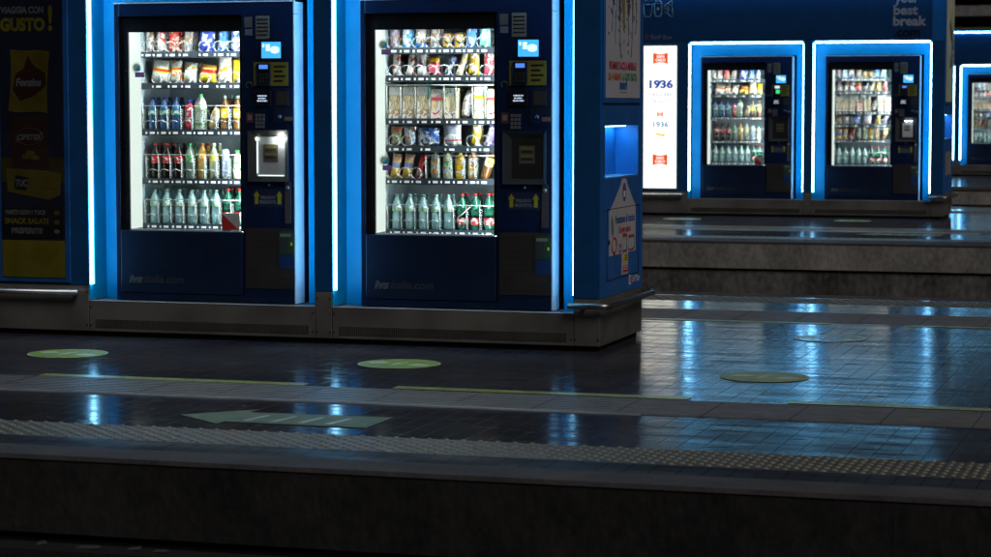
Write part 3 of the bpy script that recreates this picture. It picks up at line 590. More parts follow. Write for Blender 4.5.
def kiosk(loc, label, left='poster'):
    k = empty('vending_kiosk', loc, label, 'kiosk', 'vending kiosks on the platforms')
    XL, A0, A1, B0, B1 = -5.4, -3.431, -1.856, -1.741, -.169
    D = 1.07
    box('plinth_recess', DARK, k, XL+.03,.03,0, -.03,D-.03,.037)  # shadow line at the foot put in as a dark inset
    base_panel('base_panel', k, XL, A0, .329); base_panel('base_panel', k, A0, A1, .232, grille=True); base_panel('base_panel', k, A1, B0, .327)
    base_panel('base_panel', k, B0, B1, .232, grille=True); base_panel('base_panel', k, B1, 0, .326)
    # left bay, pillars
    box('left_panel', NAVYD, k, XL,0,.331, A0,D,2.349, .003)
    box('pillar', NAVYD, k, A1,0,.329, B0,.9,2.349, .003)
    for x0, x1 in ((A0+.0005, A0+.004), (A1-.004, A1-.0005), (B0+.0005, B0+.004), (B1-.004, B1-.0005)): box('niche_cheek', NICHE, k, x0,.004,.24, x1,.249,2.348)
    # end column with the charging niche opening on its outer face
    m = MB(); m.box(B1,0,.328, 0,D,1.047); m.box(B1,0,1.373, 0,D,3.048); m.box(B1,0,1.047, 0,.097,1.373); m.box(B1,.945,1.047, 0,D,1.373); m.box(B1,.097,1.047, -.150,.945,1.373)
    m.build('end_column', NAVY, k)
    box('column_front', NAVYD, k, B1-.0005,-.004,.328, -.006,-.0005,2.349)
    box('niche_tray', paint('niche_tray', (.10,.22,.40), .3), k, -.149,.099,1.0475, -.002,.943,1.058)
    box('niche_lamp', glow('charging_lamp', (.20,.75,1.), 17.0), k, -.13,.15,1.366, -.07,.90,1.3725)
    # back panels behind the machines with cut-outs
    for a, b in ((A0, A1), (B0, B1)):
        mx0 = a+.151 if a == A0 else a+.157
        m = MB(); m.box(a,.25,.233, mx0-.025,.27,2.349); m.box(mx0+1.284,.25,.233, b,.27,2.349); m.box(mx0-.025,.25,2.170, mx0+1.284,.27,2.349)
        m.build('niche_panel', NICHE, k)
        m = MB(); m.box(a,.95,.233, b,.97,2.349); m.build('rear_panel', DARK, k)
        for x, ty in ((a+.014, .022), (b-.0125, .062)):
            lt = MB().tube([(x,ty,.340),(x,ty,2.322)], .0105, 8).build('light_tube', LED, k)
            xa, xb = (a+.0045, a+.0065) if x < (a+b)/2 else (b-.0065, b-.0045)
            box('diffuser', TUBEGLOW, lt, xa,ty+.013,.335, xb,ty+.055,2.33)  # tube's glow on the cheek put in as a glowing strip
        MB().tube([(a+.03,.022,2.336),(b-.03,.022,2.336)], .0115, 8).build('light_tube', LED, k)
        box('sill_edge', ALU, k, a+.002,-.003,.2325, b-.002,.012,.236)
    # header and roof
    box('header', HEAD, k, XL,.0,2.351, B1-.001,D,3.048, .003)
    box('roof', NAVYD, k, XL-.02,-.10,3.050, .02,D+.1,3.085, .004)
    MB().tube([(XL+.05,-.020,3.034),(-.02,-.020,3.034)], .011, 8).build('light_tube', LEDH, k)
    # steel bumper rail round the end, and one along the left base
    rr = MB(); pts = [(B1-.02,-.055,.285)]
    for q in range(7): a = R(-90+15*q); pts.append((.010+.05*math.cos(a), -.005+.05*math.sin(a), .285))
    for q in range(7): a = R(15*q); pts.append((.010+.05*math.cos(a), D+.05+.05*math.sin(a), .285))
    pts.append((B1-.02, D+.10, .285)); rr.tube(pts, .0185, 10); rl = rr.build('bumper_rail', TUBE, k)
    for q in ((-.10,-.052,.277,-.08,.0,.293),(0,.2,.277,.058,.22,.293),(0,.85,.277,.058,.87,.293)): MB().box(*q).build('bracket', STEEL, rl)
    rl = MB().tube([(XL,-.05,.287),(A0-.055,-.05,.287)], .0185, 10).build('bumper_rail', TUBE, k)
    for x in (XL+.1, XL+1.0, A0-.09): box('bracket', STEEL, rl, x,-.045,.279,x+.02,0,.295)
    return k, (XL, A0, A1, B0, B1, D)

def outline(pts, r, mat, parent, name='pictogram', closed=True):
    m = MB(); 
    if closed: pts = pts+[pts[0]]
    m.tube(pts, r, 5); return m.build(name, mat, parent)

K1P = (-3.564, 13.70, 0); K2P = (-3.455, 31.15, 0); K3P = (-3.52, 50.35, 0)
k1, (XL, A0, A1, B0, B1, D) = kiosk(K1P, 'nearest blue kiosk with two vending machines and charging station on its end')
k2, _ = kiosk(K2P, 'middle blue kiosk with bright white lightbox beside its machines')
k3, _ = kiosk(K3P, 'farthest blue kiosk cut off by the right edge of the photo')

# --- K1: snack advert in the left panel
pf = box('poster_frame', paint('poster_frame_blue', (.010,.075,.25), .4), k1, -4.075,-.012,.345, -3.555,-.0005,2.30, .006)
po = box('poster', paint('advert_navy', (.010,.013,.028), .25), pf, -4.047,-.016,.377, -3.589,-.0125,2.265)
DY = paint('advert_yellow', (.115,.10,.010), .3); DW = paint('advert_white', (.10,.105,.12), .3); DR = paint('advert_maroon', (.025,.009,.008), .3); DO = paint('advert_ochre', (.075,.060,.010), .3)
box('advert_field', DY, po, -4.046,-.0175,.378, -3.590,-.0161,.62); 
box('advert_field', paint('advert_olive', (.032,.03,.008), .3), po, -4.046,-.0175,1.00, -3.590,-.0161,1.16)
lettering('VIAGGIA CON', DW, po, (-4.035,-.0175,2.095), .044, width=.312, bold=.0025); lettering('GUSTO', DY, po, (-4.038,-.0175,1.985), .080, width=.325, bold=.006); lettering('!', DY, po, (-3.690,-.0175,1.985), .165, width=.03, bold=.006)
# crisp packet, second packet, cracker box printed on the advert
def pill(cx, cz, w, h, tilt, n=4):
    out = [(-w/2,-h/2),(-w*.3,-h/2-.006),(w*.3,-h/2+.006),(w/2,-h/2),(w*.47,-h*.25),(w*.46,0),(w*.47,h*.25),(w/2,h/2),(w*.2,h/2+.006),(-w*.2,h/2-.004),(-w/2,h/2),(-w*.47,h*.25),(-w*.46,0),(-w*.47,-h*.25)]
    c, s = math.cos(R(tilt)), math.sin(R(tilt)); return [(cx+x*c-z*s, cz+x*s+z*c) for x, z in out]
MB().prism(pill(-3.835,1.655,.285,.40,-3),-.0182,-.0162).build('packet_picture', DO, po)
MB().prism([(-3.95,1.60),(-3.90,1.53),(-3.80,1.56),(-3.71,1.63),(-3.715,1.71),(-3.79,1.75),(-3.84,1.82),(-3.87,1.74),(-3.93,1.70)],-.0195,-.0183).build('packet_picture', DR, po)
lettering('Fonzies', DW, po, (-3.928,-.0200,1.625), .050, width=.185, bold=.003, shear=.15)
MB().prism(pill(-3.835,1.25,.29,.36,2),-.0182,-.0162).build('packet_picture', paint('advert_dark', (.025,.012,.011), .3), po)
lettering('CIPSTER', DW, po, (-3.925,-.0190,1.275), .036, width=.175, bold=.002, shear=.2)
outline([(-3.838+.10*math.cos(a*.3142), -.0188, 1.295+.055*math.sin(a*.3142)) for a in range(20)], .0025, DO, po)
for cx, cz in ((-3.86,1.165),(-3.80,1.16),(-3.83,1.19)): MB().prism([(cx+.035*math.cos(a*.6283),cz+.016*math.sin(a*.6283)) for a in range(10)],-.0192,-.0184).build('packet_picture', DO, po)
MB().prism([(-4.0,.935),(-3.70,.885),(-3.62,.915),(-3.61,1.055),(-3.70,1.075),(-4.01,1.09)],-.0186,-.0166).build('packet_picture', paint('advert_gold', (.07,.06,.010), .3), po)
MB().prism([(-3.95,.955),(-3.86,.945),(-3.85,1.03),(-3.94,1.045)],-.0200,-.0188).build('packet_picture', BLACKP, po)
lettering('TUC', DW, po, (-3.94,-.0206,.972), .045, width=.085, bold=.003)
for q in range(3): MB().prism([(-3.745+q*.04+.028*math.cos(a*.6283),.985+.028*math.sin(a*.6283)) for a in range(10)],-.0198-q*.0008,-.0188).build('packet_picture', DO, po)
MB().prism([(-4.035,.62),(-3.600,.645),(-3.600,.845),(-4.035,.835)],-.0190,-.0163).build('advert_banner', BLACKP, po)
lettering('PARTI CON I TUOI', DW, po, (-4.015,-.0197,.788), .030, width=.285, bold=.0015); lettering('SNACK SALATI', DY, po, (-4.022,-.0197,.728), .036, width=.315, bold=.002); lettering('PREFERITI!', DW, po, (-3.975,-.0197,.665), .036, width=.225, bold=.0025)
for cz in (.80,.74,.68): MB().prism([(-3.645+.022*math.cos(a*.6283),cz+.014*math.sin(a*.6283)) for a in range(10)],-.0200,-.0191).build('packet_picture', DO if cz > .7 else DW, po)
box('poster_glass', see_through('poster_glass', (1,1,1), fres=1.35, rough=.03), pf, -4.05,-.024,.374, -3.586,-.022,2.268)

# --- K1: poster, charging sticker and marks on the end face (+x side)
fr = box('poster_frame', NAVY, k1, .0005,.035,1.512, .012,.975,3.00, .004)
po = box('poster', paint('poster_white', (.56,.56,.60), .35, var=.04), fr, .0122,.062,1.545, .0145,.925,2.95)
rnd = random.Random(3)
PC = [paint('splash_blue', (.05,.11,.24), .5), paint('splash_green', (.10,.26,.10), .5), paint('splash_olive', (.30,.26,.05), .5), paint('splash_red', (.45,.05,.08), .5), paint('splash_brown', (.10,.05,.06), .5)]
for (y0, z0, y1, z1, w, mm) in ((.42,3.0-.05,.50,1.98,.10,2),(.30,2.95,.40,2.03,.07,4),(.66,2.95,.62,2.07,.085,4),(.74,2.3,.72,2.05,.04,2)):
    L = Vector((y1-y0, z1-z0)); nrm = Vector((-L.y, L.x)).normalized()*w/2
    pts = [(y0-nrm.x,z0-nrm.y),(y0+nrm.x,z0+nrm.y),(y0+L.x*.6+nrm.x,z0+L.y*.6+nrm.y),(y1+nrm.x*.5,z1+nrm.y*.5),(y1,z1-.02),(y1-nrm.x*.5,z1-nrm.y*.5),(y0+L.x*.6-nrm.x,z0+L.y*.6-nrm.y)]
    MB().prism(pts, .0146,.0160,'x').build('pepper_picture', PC[mm], po)
dots = [MB() for _ in PC[:4]]
for q in range(190):
    a = rnd.gauss(.48,.17); z = 2.32-abs(rnd.gauss(0,.22))*1.15+.25*rnd.random()
    if not .09 < a < .90 or z < 1.78 or z > 2.9: continue
    i = rnd.choices((0,1,2,3),(8,3,1.6,1.2))[0]; s = rnd.uniform(.006,.02); an = rnd.uniform(0,3.14); e = rnd.uniform(1.2,3.2); c, sn = math.cos(an), math.sin(an)
    dots[i].prism([(a+s*e*.6*math.cos(t)*c-s*.55*math.sin(t)*sn, z+s*e*.6*math.cos(t)*sn+s*.55*math.sin(t)*c) for t in [k*1.0472 for k in range(6)]], .0146,.0156+.00012*(q % 7),'x')
for i, dm in enumerate(dots): dm.build('splash_picture', PC[i], po)
for q in range(7):
    y = .2+.1*q; pts = [(.0156, y+.02*math.sin(t*.9+q), 2.25-.075*t) for t in range(5+q % 3)]; MB().tube(pts, .0028, 5).build('splash_picture', PC[0], po)
lettering('VITAMINE DI ACQUA MINERALE', paint('headline_red', (.42,.06,.10), .5), po, (.0152,.125,1.722), .046, '+x', width=.70, bold=.003)
lettering('DA 4 VARIANTI', paint('headline_orange', (.45,.12,.05), .5), po, (.0152,.115,1.655), .044, '+x', width=.32, bold=.0025); lettering('AL GUSTO FRUTTA', paint('headline_green', (.06,.25,.12), .5), po, (.0152,.455,1.655), .044, '+x', width=.385, bold=.0025)
lettering('meri', paint('logo_blue', (.03,.13,.33), .5), po, (.0152,.395,1.602), .055, '+x', width=.19, bold=.005); box('logo_line', GREYP, po, .0146,.395,1.577,.0158,.585,1.585)
# charging sticker
cs = MB(); cs.prism([(.20,.572),(.875,.572),(.875,.862),(.80,.905),(.655,1.005),(.64,1.03),(.60,1.042),(.555,1.042),(.51,1.03),(.495,1.005),(.30,.89),(.20,.845)], .0008,.0026,'x')
cs = cs.build('charging_sticker', paint('sticker_white', (.52,.50,.52), .45, var=.04), k1)
SB = paint('sticker_blue', (.02,.08,.28), .5); SR = paint('sticker_darkred', (.40,.04,.05), .5)
MB().prism([(.575+.045*math.cos(a*.5236),.955+.06*math.sin(a*.5236)) for a in range(12)], .0027,.0036,'x').build('phone_icon', SB, cs)
box('icon_phone', WHITE, cs, .0037,.553,.925,.0044,.597,.965); box('icon_phone', RED, cs, .0037,.57,.975,.0044,.582,.998)
lettering('Postazione di ricarica', SB, cs, (.0032,.345,.768), .050, '+x', width=.50, bold=.0015); lettering('Charging station', SR, cs, (.0032,.43,.705), .042, '+x', width=.31, bold=.001)
MB().prism([(.25,.72),(.29,.68),(.31,.73),(.29,.79),(.25,.83),(.235,.78)], .0027,.0036,'x').build('feather_icon', paint('feather_green', (.12,.22,.16), .5), cs)
outline([(.0034,.315+.06*math.cos(a*.5236),.635+.048*math.sin(a*.5236)) for a in range(12)], .005, SR, cs, 'dial_icon'); box('icon_foot', SR, cs, .0027,.30,.574,.0038,.345,.586)
for y0, y1, zt in ((.445,.49,.622),(.535,.635,.682),(.685,.83,.668)):
    outline([(.0032,y0,.592),(.0032,y1,.592),(.0032,y1,zt),(.0032,y0,zt)], .0035, GREYP, cs, 'socket_icon'); box('icon_bar', SR, cs, .0027,y0,zt-.006,.0044,y1,zt+.012); box('icon_bar', SR, cs, .0027,y0,.580,.0042,y1,.588)
    if y1-y0 > .06: box('icon_stroke', GREYP, cs, .0027,(y0+y1)/2-.004,.60,.0036,(y0+y1)/2+.004,zt-.01)
ws = box('warning_sticker', paint('sticker_white', (.5,.5,.5)), k1, .0008,.52,.438,.0024,.682,.5705)
box('sticker_field', YEL, ws, .0025,.575,.515,.0034,.672,.562); box('sticker_field', RED, ws, .0025,.545,.450,.0034,.672,.495)
MB().prism([(.53,.518),(.565,.518),(.548,.556)], .0025,.0034,'x').build('sticker_triangle', paint('sticker_orange', (.6,.25,.02), .5), ws)
for z in (.552,.538,.524): box('printed_line', BLACKP, ws, .0035,.585,z,.0041,.66,z+.006)
for z in (.484,.468): box('printed_line', WHITE, ws, .0035,.555,z,.0041,.66,z+.005)
outline([(.0006,.15,.426),(.0006,.965,.426),(.0006,.965,.862),(.0006,.15,.862)], .0035, DARK, k1, 'hatch_seam')
MB().lathe([(.014,0),(.014,.006)],12).build('hatch_lock', DARK, k1, loc=(.0005,.19,.66)).rotation_euler = (0,R(90),0)
lettering('Self Bar', paint('dim_white', (.45,.48,.52), .5), k1, (.0012,.79,.372), .045, '+x', width=.21, bold=.001); box('brand_mark', WHITE, k1, .0006,.715,.362,.0018,.765,.428); box('brand_mark', RED, k1, .0019,.727,.372,.0026,.755,.415)
for y0, y1, z in ((.17,.20,.378),(.21,.37,.385),(.21,.35,.368)): box('small_print', paint('print_lightblue', (.05,.17,.42), .5), k1, .0006,y0,z,.0014,y1,z+.009)

# --- K2: end poster, lightbox and header lettering
fr = box('poster_frame', NAVY, k2, .0005,.035,1.512, .012,.975,3.00, .004)
po = box('poster', printed('poster_lime', [(.80,.84,.66),(.78,.84,.58),(.60,.74,.38),(.7,.72,.45)], 3.2, 4), fr, .0122,.062,1.545, .0145,.945,2.98)  # brighter hall light on this end put into the poster's colours
MB().tube([(.015,.50+.16*math.sin(t*.55),2.02+.075*t) for t in range(9)], .024, 6).build('figure_picture', paint('figure_grey', (.15,.18,.18), .5), po); MB().tube([(.015,.45,2.0),(.015,.62,2.35)], .02, 6).build('figure_picture', paint('figure_blue', (.08,.16,.3), .5), po)
ws = box('charging_sticker', paint('k2_sticker', (.30,.27,.27), .5), k2, .0008,.22,.572,.0026,.86,.88)
lb = box('lightbox_frame', NAVYD, k2, -4.075,-.010,.345, -3.565,-.0005,2.33, .004)
lf = box('lightbox', glow('lightbox_white', (1.,1.,.87), 1.35), lb, -4.047,-.016,.372, -3.590,-.0105,2.302)
LBR = glow('lightbox_red', (.80,.085,.02), .95); LBB = glow('lightbox_blue', (.02,.07,.42), .9); LBL = glow('lightbox_paleblue', (.12,.25,.55), .9); LBO = glow('lightbox_gold', (.9,.55,.12), 1.0); LBW = glow('lightbox_cream', (1.,.95,.9), 1.15)
def logo(cx, cz, w, h):
    n = 8; top = [(cx-w/2+w*q/n, cz+h/2-h*.14*math.sin(math.pi*q/n)) for q in range(n+1)]; bot = [(cx+w/2-w*q/n, cz-h/2+h*.14*math.sin(math.pi*q/n)) for q in range(n+1)]
    lg = MB().prism(top+bot,-.0180,-.0163).build('red_logo', LBR, lf)
    lettering('SAN', LBW, lg, (cx,-.0187,cz+h*.04), h*.24, align='CENTER', width=w*.5, bold=h*.01); lettering('CARLO', LBW, lg, (cx,-.0187,cz-h*.27), h*.24, align='CENTER', width=w*.68, bold=h*.01)
logo(-3.815,2.135,.205,.155); logo(-3.815,.76,.205,.155)
lettering('1936', LBB, lf, (-3.818,-.0172,1.735), .105, align='CENTER', width=.33, bold=.007); lettering('VIAGGIARE', LBL, lf, (-3.818,-.0172,1.622), .050, align='CENTER', width=.325, bold=.0015, gap=1.3); lettering('CON GUSTO', LBL, lf, (-3.818,-.0172,1.532), .050, align='CENTER', width=.325, bold=.0015, gap=1.3)
logo(-3.815,1.375,.085,.06); lettering('1936', glow('lightbox_midblue', (.12,.30,.52), .9), lf, (-3.815,-.0172,1.205), .072, align='CENTER', width=.21, bold=.003)
MB().prism([(-3.87,1.10),(-3.82,1.085),(-3.77,1.075),(-3.745,1.09),(-3.75,1.115),(-3.80,1.105),(-3.85,1.125),(-3.885,1.12)],-.0180,-.0163).build('crisp_picture', LBO, lf)
MB().prism([(-3.835,1.79),(-3.80,1.79),(-3.81,1.835),(-3.825,1.835)],-.0175,-.0163).build('crest_picture', LBL, lf)
for x0 in (-3.86,-3.83,-3.80,-3.78): box('small_print', LBL, lf, x0,-.0175,.645,x0+.014,-.0163,.66)
box('backdrop_picture', glow('lightbox_grey', (.86,.88,.86), 1.1), lf, -3.98,-.0170,.93,-3.66,-.0163,.985)
HT = paint('header_grey_letters', (.30,.33,.40), .5); HK = paint('header_black_letters', (.004,.006,.014), .4)
lettering('Self Bar', paint('header_dim_letters', (.16,.17,.22), .5), k2, (-3.955,-.0012,2.392), .062, width=.305, bold=.0008); box('brand_mark', paint('mark_red', (.22,.02,.02), .5), k2, -4.035,-.002,2.395,-3.995,-.0006,2.45)
lettering('your', HT, k2, (-.662,-.0012,2.850), .135, width=.312, bold=.006); lettering('best', HT, k2, (-.680,-.0012,2.692), .125, width=.320, bold=.006); lettering('break', HT, k2, (-.682,-.0012,2.548), .125, width=.437, bold=.006); lettering('.com', HK, k2, (-.672,-.0012,2.405), .125, width=.345, bold=.007)
IC = paint('icon_grey', (.28,.36,.46), .5)
yy = -.003
outline([(-4.065,yy,2.865),(-3.935,yy,2.865),(-3.955,yy,2.715),(-3.97,yy,2.695),(-4.03,yy,2.695),(-4.045,yy,2.715)], .0045, IC, k2, 'cup_icon')
for q in range(4): outline([(-4.045+q*.026,yy,2.885),(-4.038+q*.026,yy,2.91),(-4.046+q*.026,yy,2.94),(-4.038+q*.026,yy,2.965)], .004, IC, k2, 'steam_icon', False)
outline([(-3.905,yy,2.88),(-3.885,yy,2.91),(-3.825,yy,2.91),(-3.805,yy,2.88),(-3.805,yy,2.735),(-3.825,yy,2.70),(-3.885,yy,2.70),(-3.905,yy,2.735)], .0045, IC, k2, 'can_icon')
MB().prism([(-3.855+.018*math.cos(a*.7854),2.805+.02*math.sin(a*.7854)) for a in range(8)],-.005,-.0006).build('can_icon', IC, k2); outline([(-3.9,yy,2.875),(-3.81,yy,2.875)], .0035, IC, k2, 'can_icon', False)
outline([(-3.700,yy,2.895),(-3.672,yy,2.905),(-3.655,yy,2.88),(-3.668,yy,2.855),(-3.655,yy,2.80),(-3.66,yy,2.755),(-3.645,yy,2.73),(-3.652,yy,2.70),(-3.685,yy,2.70),(-3.71,yy,2.725),(-3.76,yy,2.76),(-3.775,yy,2.81),(-3.755,yy,2.86),(-3.715,yy,2.875)], .0045, IC, k2, 'croissant_icon')
for a, b in (((-3.76,2.845),(-3.70,2.82)),((-3.775,2.80),(-3.70,2.80)),((-3.755,2.765),(-3.70,2.78)),((-3.715,2.875),(-3.685,2.85))): outline([(a[0],yy,a[1]),(b[0],yy,b[1])], .0035, IC, k2, 'croissant_icon', False)
# K3 carries its own plain end frame
box('poster_frame', NAVY, k3, .0005,.035,1.512, .012,.975,3.00, .004)

# ------------------------------------------------------------------ machines in the niches
def mloc(kp, which): return (kp[0]+(A0+.151 if which == 0 else B0+.157), kp[1]+.10, .237)
mA, hbA = machine('A', mloc(K1P, 0), 'navy vending machine with lit delivery hatch, left niche of nearest kiosk')
mB, hbB = machine('B', mloc(K1P, 1), 'navy vending machine with dark delivery hatch, right niche of nearest kiosk')
mA2 = copy_tree(mA); mA2.location = mloc(K2P, 0); mA2['label'] = 'navy vending machine right next to the bright white lightbox'
mB2 = copy_tree(mB); mB2.location = mloc(K2P, 1); mB2['label'] = 'navy vending machine in right niche of middle kiosk, under .com lettering'
mB3 = copy_tree(mB); mB3.location = mloc(K3P, 1); mB3['label'] = 'smallest vending machine, in farthest kiosk at the right edge'
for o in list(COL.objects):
    if o.name.startswith('hatch_back') and o.parent is hbA: o.data.materials[0] = paint('hatch_inside_lit', (.42,.47,.50), .35)  # lit hatch gets a paler back, its brightness put into the colour
for mm in (mA2,):
    for h in [c for c in COL.objects if c.parent is mm and c.name.startswith('hatch_frame')]:
        for o in [c for c in COL.objects if c.parent is h and c.name.startswith('hatch_back')]:
            o.data = o.data.copy(); o.data.materials[0] = MATS['hatch_inside']
# lamp in the delivery hatch of the first machine, and the card reader light of the third
lm = box('hatch_lamp', glow('hatch_lamp', (.95,1.,.92), 95), hbA, 1.135,-.034,1.046,1.172,-.020,1.060)
box('hatch_lamp', glow('hatch_lamp_small', (.95,1.,.92), 8), hbA, .994,-.020,1.040,1.002,-.010,1.058); box('hatch_edge_light', glow('hatch_edge', (.9,1.,.95), 1.2), hbA, .994,-.0055,.83,1.003,-.003,1.03); box('hatch_edge_light', MATS['hatch_edge'], hbA, 1.004,-.0055,.813,1.18,-.003,.820)  # bright hatch edges put in as glowing strips
hb2 = [c for c in COL.objects if c.parent == mA2 and c.name.startswith('card_reader')][0]
box('ready_light', glow('ready_green', (.05,.7,.25), 1.3), hb2, 1.035,-.0255,1.42,1.085,-.0221,1.47)
box('display', glow('reader_white', (.7,.85,1.), 1.0), hb2, 1.020,-.0275,1.488,1.084,-.0250,1.522)
hbX = [c for c in COL.objects if c.parent == mB2 and c.name.startswith('hatch_frame')][0]
box('hatch_paper', paint('hatch_paper', (.62,.64,.66), .5), hbX, 1.03,-.0064,.84,1.165,-.0044,1.03)  # pale reflection in this hatch painted as a patch
box('hatch_lamp', glow('hatch_lamp_dim', (.8,.9,1.), 9), hbX, 1.06,-.034,1.048,1.16,-.022,1.058)  # weak added lamp that pales the hatch

MN = {'A1': 'front left vending machine', 'B1': 'front right vending machine', 'A2': "middle kiosk's left machine", 'B2': "middle kiosk's right machine", 'B3': 'farthest vending machine'}
def stock(code, mobj, rows, xmax=9., back=False):
    loc = tuple(mobj.location); grp = 'products in the '+MN[code].replace("'s", '')
    for ri, (z, typ, items) in enumerate(rows):
        row = 'top shelf' if ri == 0 else 'bottom shelf' if ri == len(rows)-1 else ORD[ri]+' shelf'
        for ii, (x, kd) in enumerate(items):
            if x > xmax: continue
            desc = K[kd][1]; pos = ORD[ii]+' from left'
            zz = z+(.006 if typ == 'c' else .001); coil = typ == 'c'
            put(kd, loc, x, zz, .245 if not coil else .262, f'{desc}, {pos} on {row} of {MN[code]}', grp)
            if back and (K[kd][2] in ('bottle', 'snack bar') and kd != 'brownT' or kd in ('silver', 'whitered', 'greybag', 'purple', 'skybag', 'brownW', 'darkY', 'bluebag', 'yelS', 'purT', 'gold', 'greenP', 'bluePic', 'redbag', 'bluewhite')):
                put(kd, loc, x, zz, .335, f'{desc} standing behind the {ORD[ii]} on {row} of {MN[code]}', grp)
stock('A1', mA, ROWS_A, back=True); stock('B1', mB, ROWS_B, back=True); stock('A2', mA2, ROWS_A); stock('B2', mB2, ROWS_B); stock('B3', mB3, ROWS_B, xmax=.60)

# ------------------------------------------------------------------ ground and platforms
PAVE = paving('polished_paving', (.030,.028,.036), (.038,.036,.044), (.009,.009,.010), rough=(.09,.21), dull=.32)
PAVED = paving('trodden_paving', (.032,.030,.037), (.040,.038,.046), (.009,.009,.010), rough=(.09,.24), dull=.58)
PAVE2 = paving('edge_paving', (.032,.031,.038), (.044,.042,.050), (.008,.008,.009), rough=(.35,.5), brick=.3, row=.11, seam=.003, dull=.72)
COPE = concrete('coping_concrete', (.112,.103,.104), (.050,.046,.048), streak=0, scale=3, rough=.8, bump=.2)
TACT = paint('tactile_stone', (.085,.080,.074), .5, var=.22, scale=9, bump=.25)
TACY = paint('tactile_stud', (.26,.235,.155), .45, var=.2, scale=20)
RIB = paint('ribbed_stone', (.135,.125,.12), .45, var=.2, scale=7, bump=.2)
WALLN = concrete('near_wall_concrete', (.030,.0285,.027), (.005,.0048,.0046), scale=1.9)  # near wall's shade put into the colour, far darker than the next platform
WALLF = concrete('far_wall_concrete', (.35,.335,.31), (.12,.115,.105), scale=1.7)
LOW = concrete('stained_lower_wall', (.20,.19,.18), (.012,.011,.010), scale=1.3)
BALL = paint('track_bed', (.035,.032,.030), .9, var=.4, scale=18, bump=.8)
PX0, PX1 = -48., 26.
def st(o, name=None): return tag(o, kind='structure')
st(box('ground', BALL, None, -300,-120,-.95, 300,260,-.72))
def strip(name, m, y0, y1, z1=0., z0=-.12): return st(box(name, m, None, PX0,y0,z0, PX1,y1,z1))
def studs(name, y0, y1, m2, pitch=.066, rows=7, x0=-12., x1=4., seg=8):
    mb = MB(); n = int((x1-x0)/pitch); ry = (y1-y0)/rows
    for j in range(rows):
        for i in range(n):
            cx = x0+(i+.5*(j % 2))*pitch; cy = y0+(j+.5)*ry
            mb.lathe([(.0125,.0),(.0115,.004),(.007,.0062)], seg, (cx,cy,.0005))
            mb.f.pop(-2); mb.mi.pop(); mb.sm.pop()      # open underside
    return st(mb.build(name, m2, fix=False))
def ribs(name, y0, y1, m, n=9):
    mb = MB(); w = (y1-y0)/n; a = PX0; b = PX1
    L = -9.5
    for q in range(n):
        c = y0+(q+.5)*w
        mb.prism([(c-w*.34,-.0005),(c-w*.24,.005),(c+w*.24,.005),(c+w*.34,-.0005)], -14., 6., 'x')
    return st(mb.build(name, m))
def platform(Y0, Y1, wall, lower, studs_f, ribs_f, ribs_b, studs_b, seg=8, wb=-.30):
    s0, s1 = studs_f; r0, r1 = ribs_f; q0, q1 = ribs_b; t0, t1 = studs_b
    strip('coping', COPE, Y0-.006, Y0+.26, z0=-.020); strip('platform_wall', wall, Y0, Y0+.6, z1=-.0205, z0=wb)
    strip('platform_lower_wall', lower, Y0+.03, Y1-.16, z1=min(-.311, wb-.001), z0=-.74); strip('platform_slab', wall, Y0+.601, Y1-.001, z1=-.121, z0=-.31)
    strip('paving', PAVE2, Y0+.261, s0-.001); strip('tactile_paving', TACT, s0, s1); strip('paving', PAVED, s1+.001, r0-.056); strip('paving', PAVED, r0-.055, r0-.012, z1=-.001); st(MB().tube([(PX0,r0-.034,-.003),(-2.65,r0-.034,-.003)], .012, 12, caps=False).build('metal_strip', paint('worn_metal', (.50,.50,.52), .5, metal=.8)))
    strip('tactile_paving', RIB, r0-.011, r1); strip('paving', PAVE, r1+.001, q0-.001); strip('tactile_paving', RIB, q0, q1); strip('paving', PAVE, q1+.001, t0-.001); strip('tactile_paving', TACT, t0, t1); strip('paving', PAVE, t1+.001, Y1-.301); strip('coping', COPE, Y1-.30, Y1)
    studs('tactile_paving', s0, s1, TACY, seg=seg, pitch=.08 if seg > 6 else .1, rows=11 if seg > 6 else 4); studs('tactile_paving', t0, t1, TACY, seg=6, pitch=.08, rows=5); ribs('tactile_paving', r0, r1, RIB); ribs('tactile_paving', q0, q1, RIB)
platform(8.96, 18.40, WALLN, paint('brake_dust', (.006,.006,.006), .9, var=.4, scale=12), (9.47,9.90), (11.0,11.57), (16.05,16.80), (17.56,18.06), wb=-.34)  # lower wall near black: shade below the slab put into its colour
platform(25.45, 35.2, WALLF, LOW, (26.0,26.45), (27.75,28.4), (32.9,33.6), (34.3,34.8), seg=5)
st(box('platform_wall', WALLF, None, PX0,43.55,-.32,PX1,44.1,-.056)); st(box('platform_lower_wall', LOW, None, PX0,43.7,-.74,PX1,53.0,-.321)); strip('coping', COPE, 43.53,43.9, z0=-.055); strip('paving', PAVE, 43.901,53.2)
st(box('platform_edge', COPE, None, PX0,-9.,-.74,PX1,.55,-.02))        # the platform the photographer stands on
for y0, y1, hz in ((10.99,11.57,.0058),(16.05,16.80,.0058),(27.75,28.4,.0058)):
    jm = MB()
    for q in range(26): jm.box(-10.1+q*.43,y0,.0003,-10.1+q*.43+.005,y1,hz)
    st(jm.build('tile_joint', paint('joint_dark', (.045,.042,.040), .8), None))
for x in (-5.9,-3.52,-1.16): st(box('wall_joint', DARK, None, x,8.9585,-.30,x+.008,8.9615,-.021))
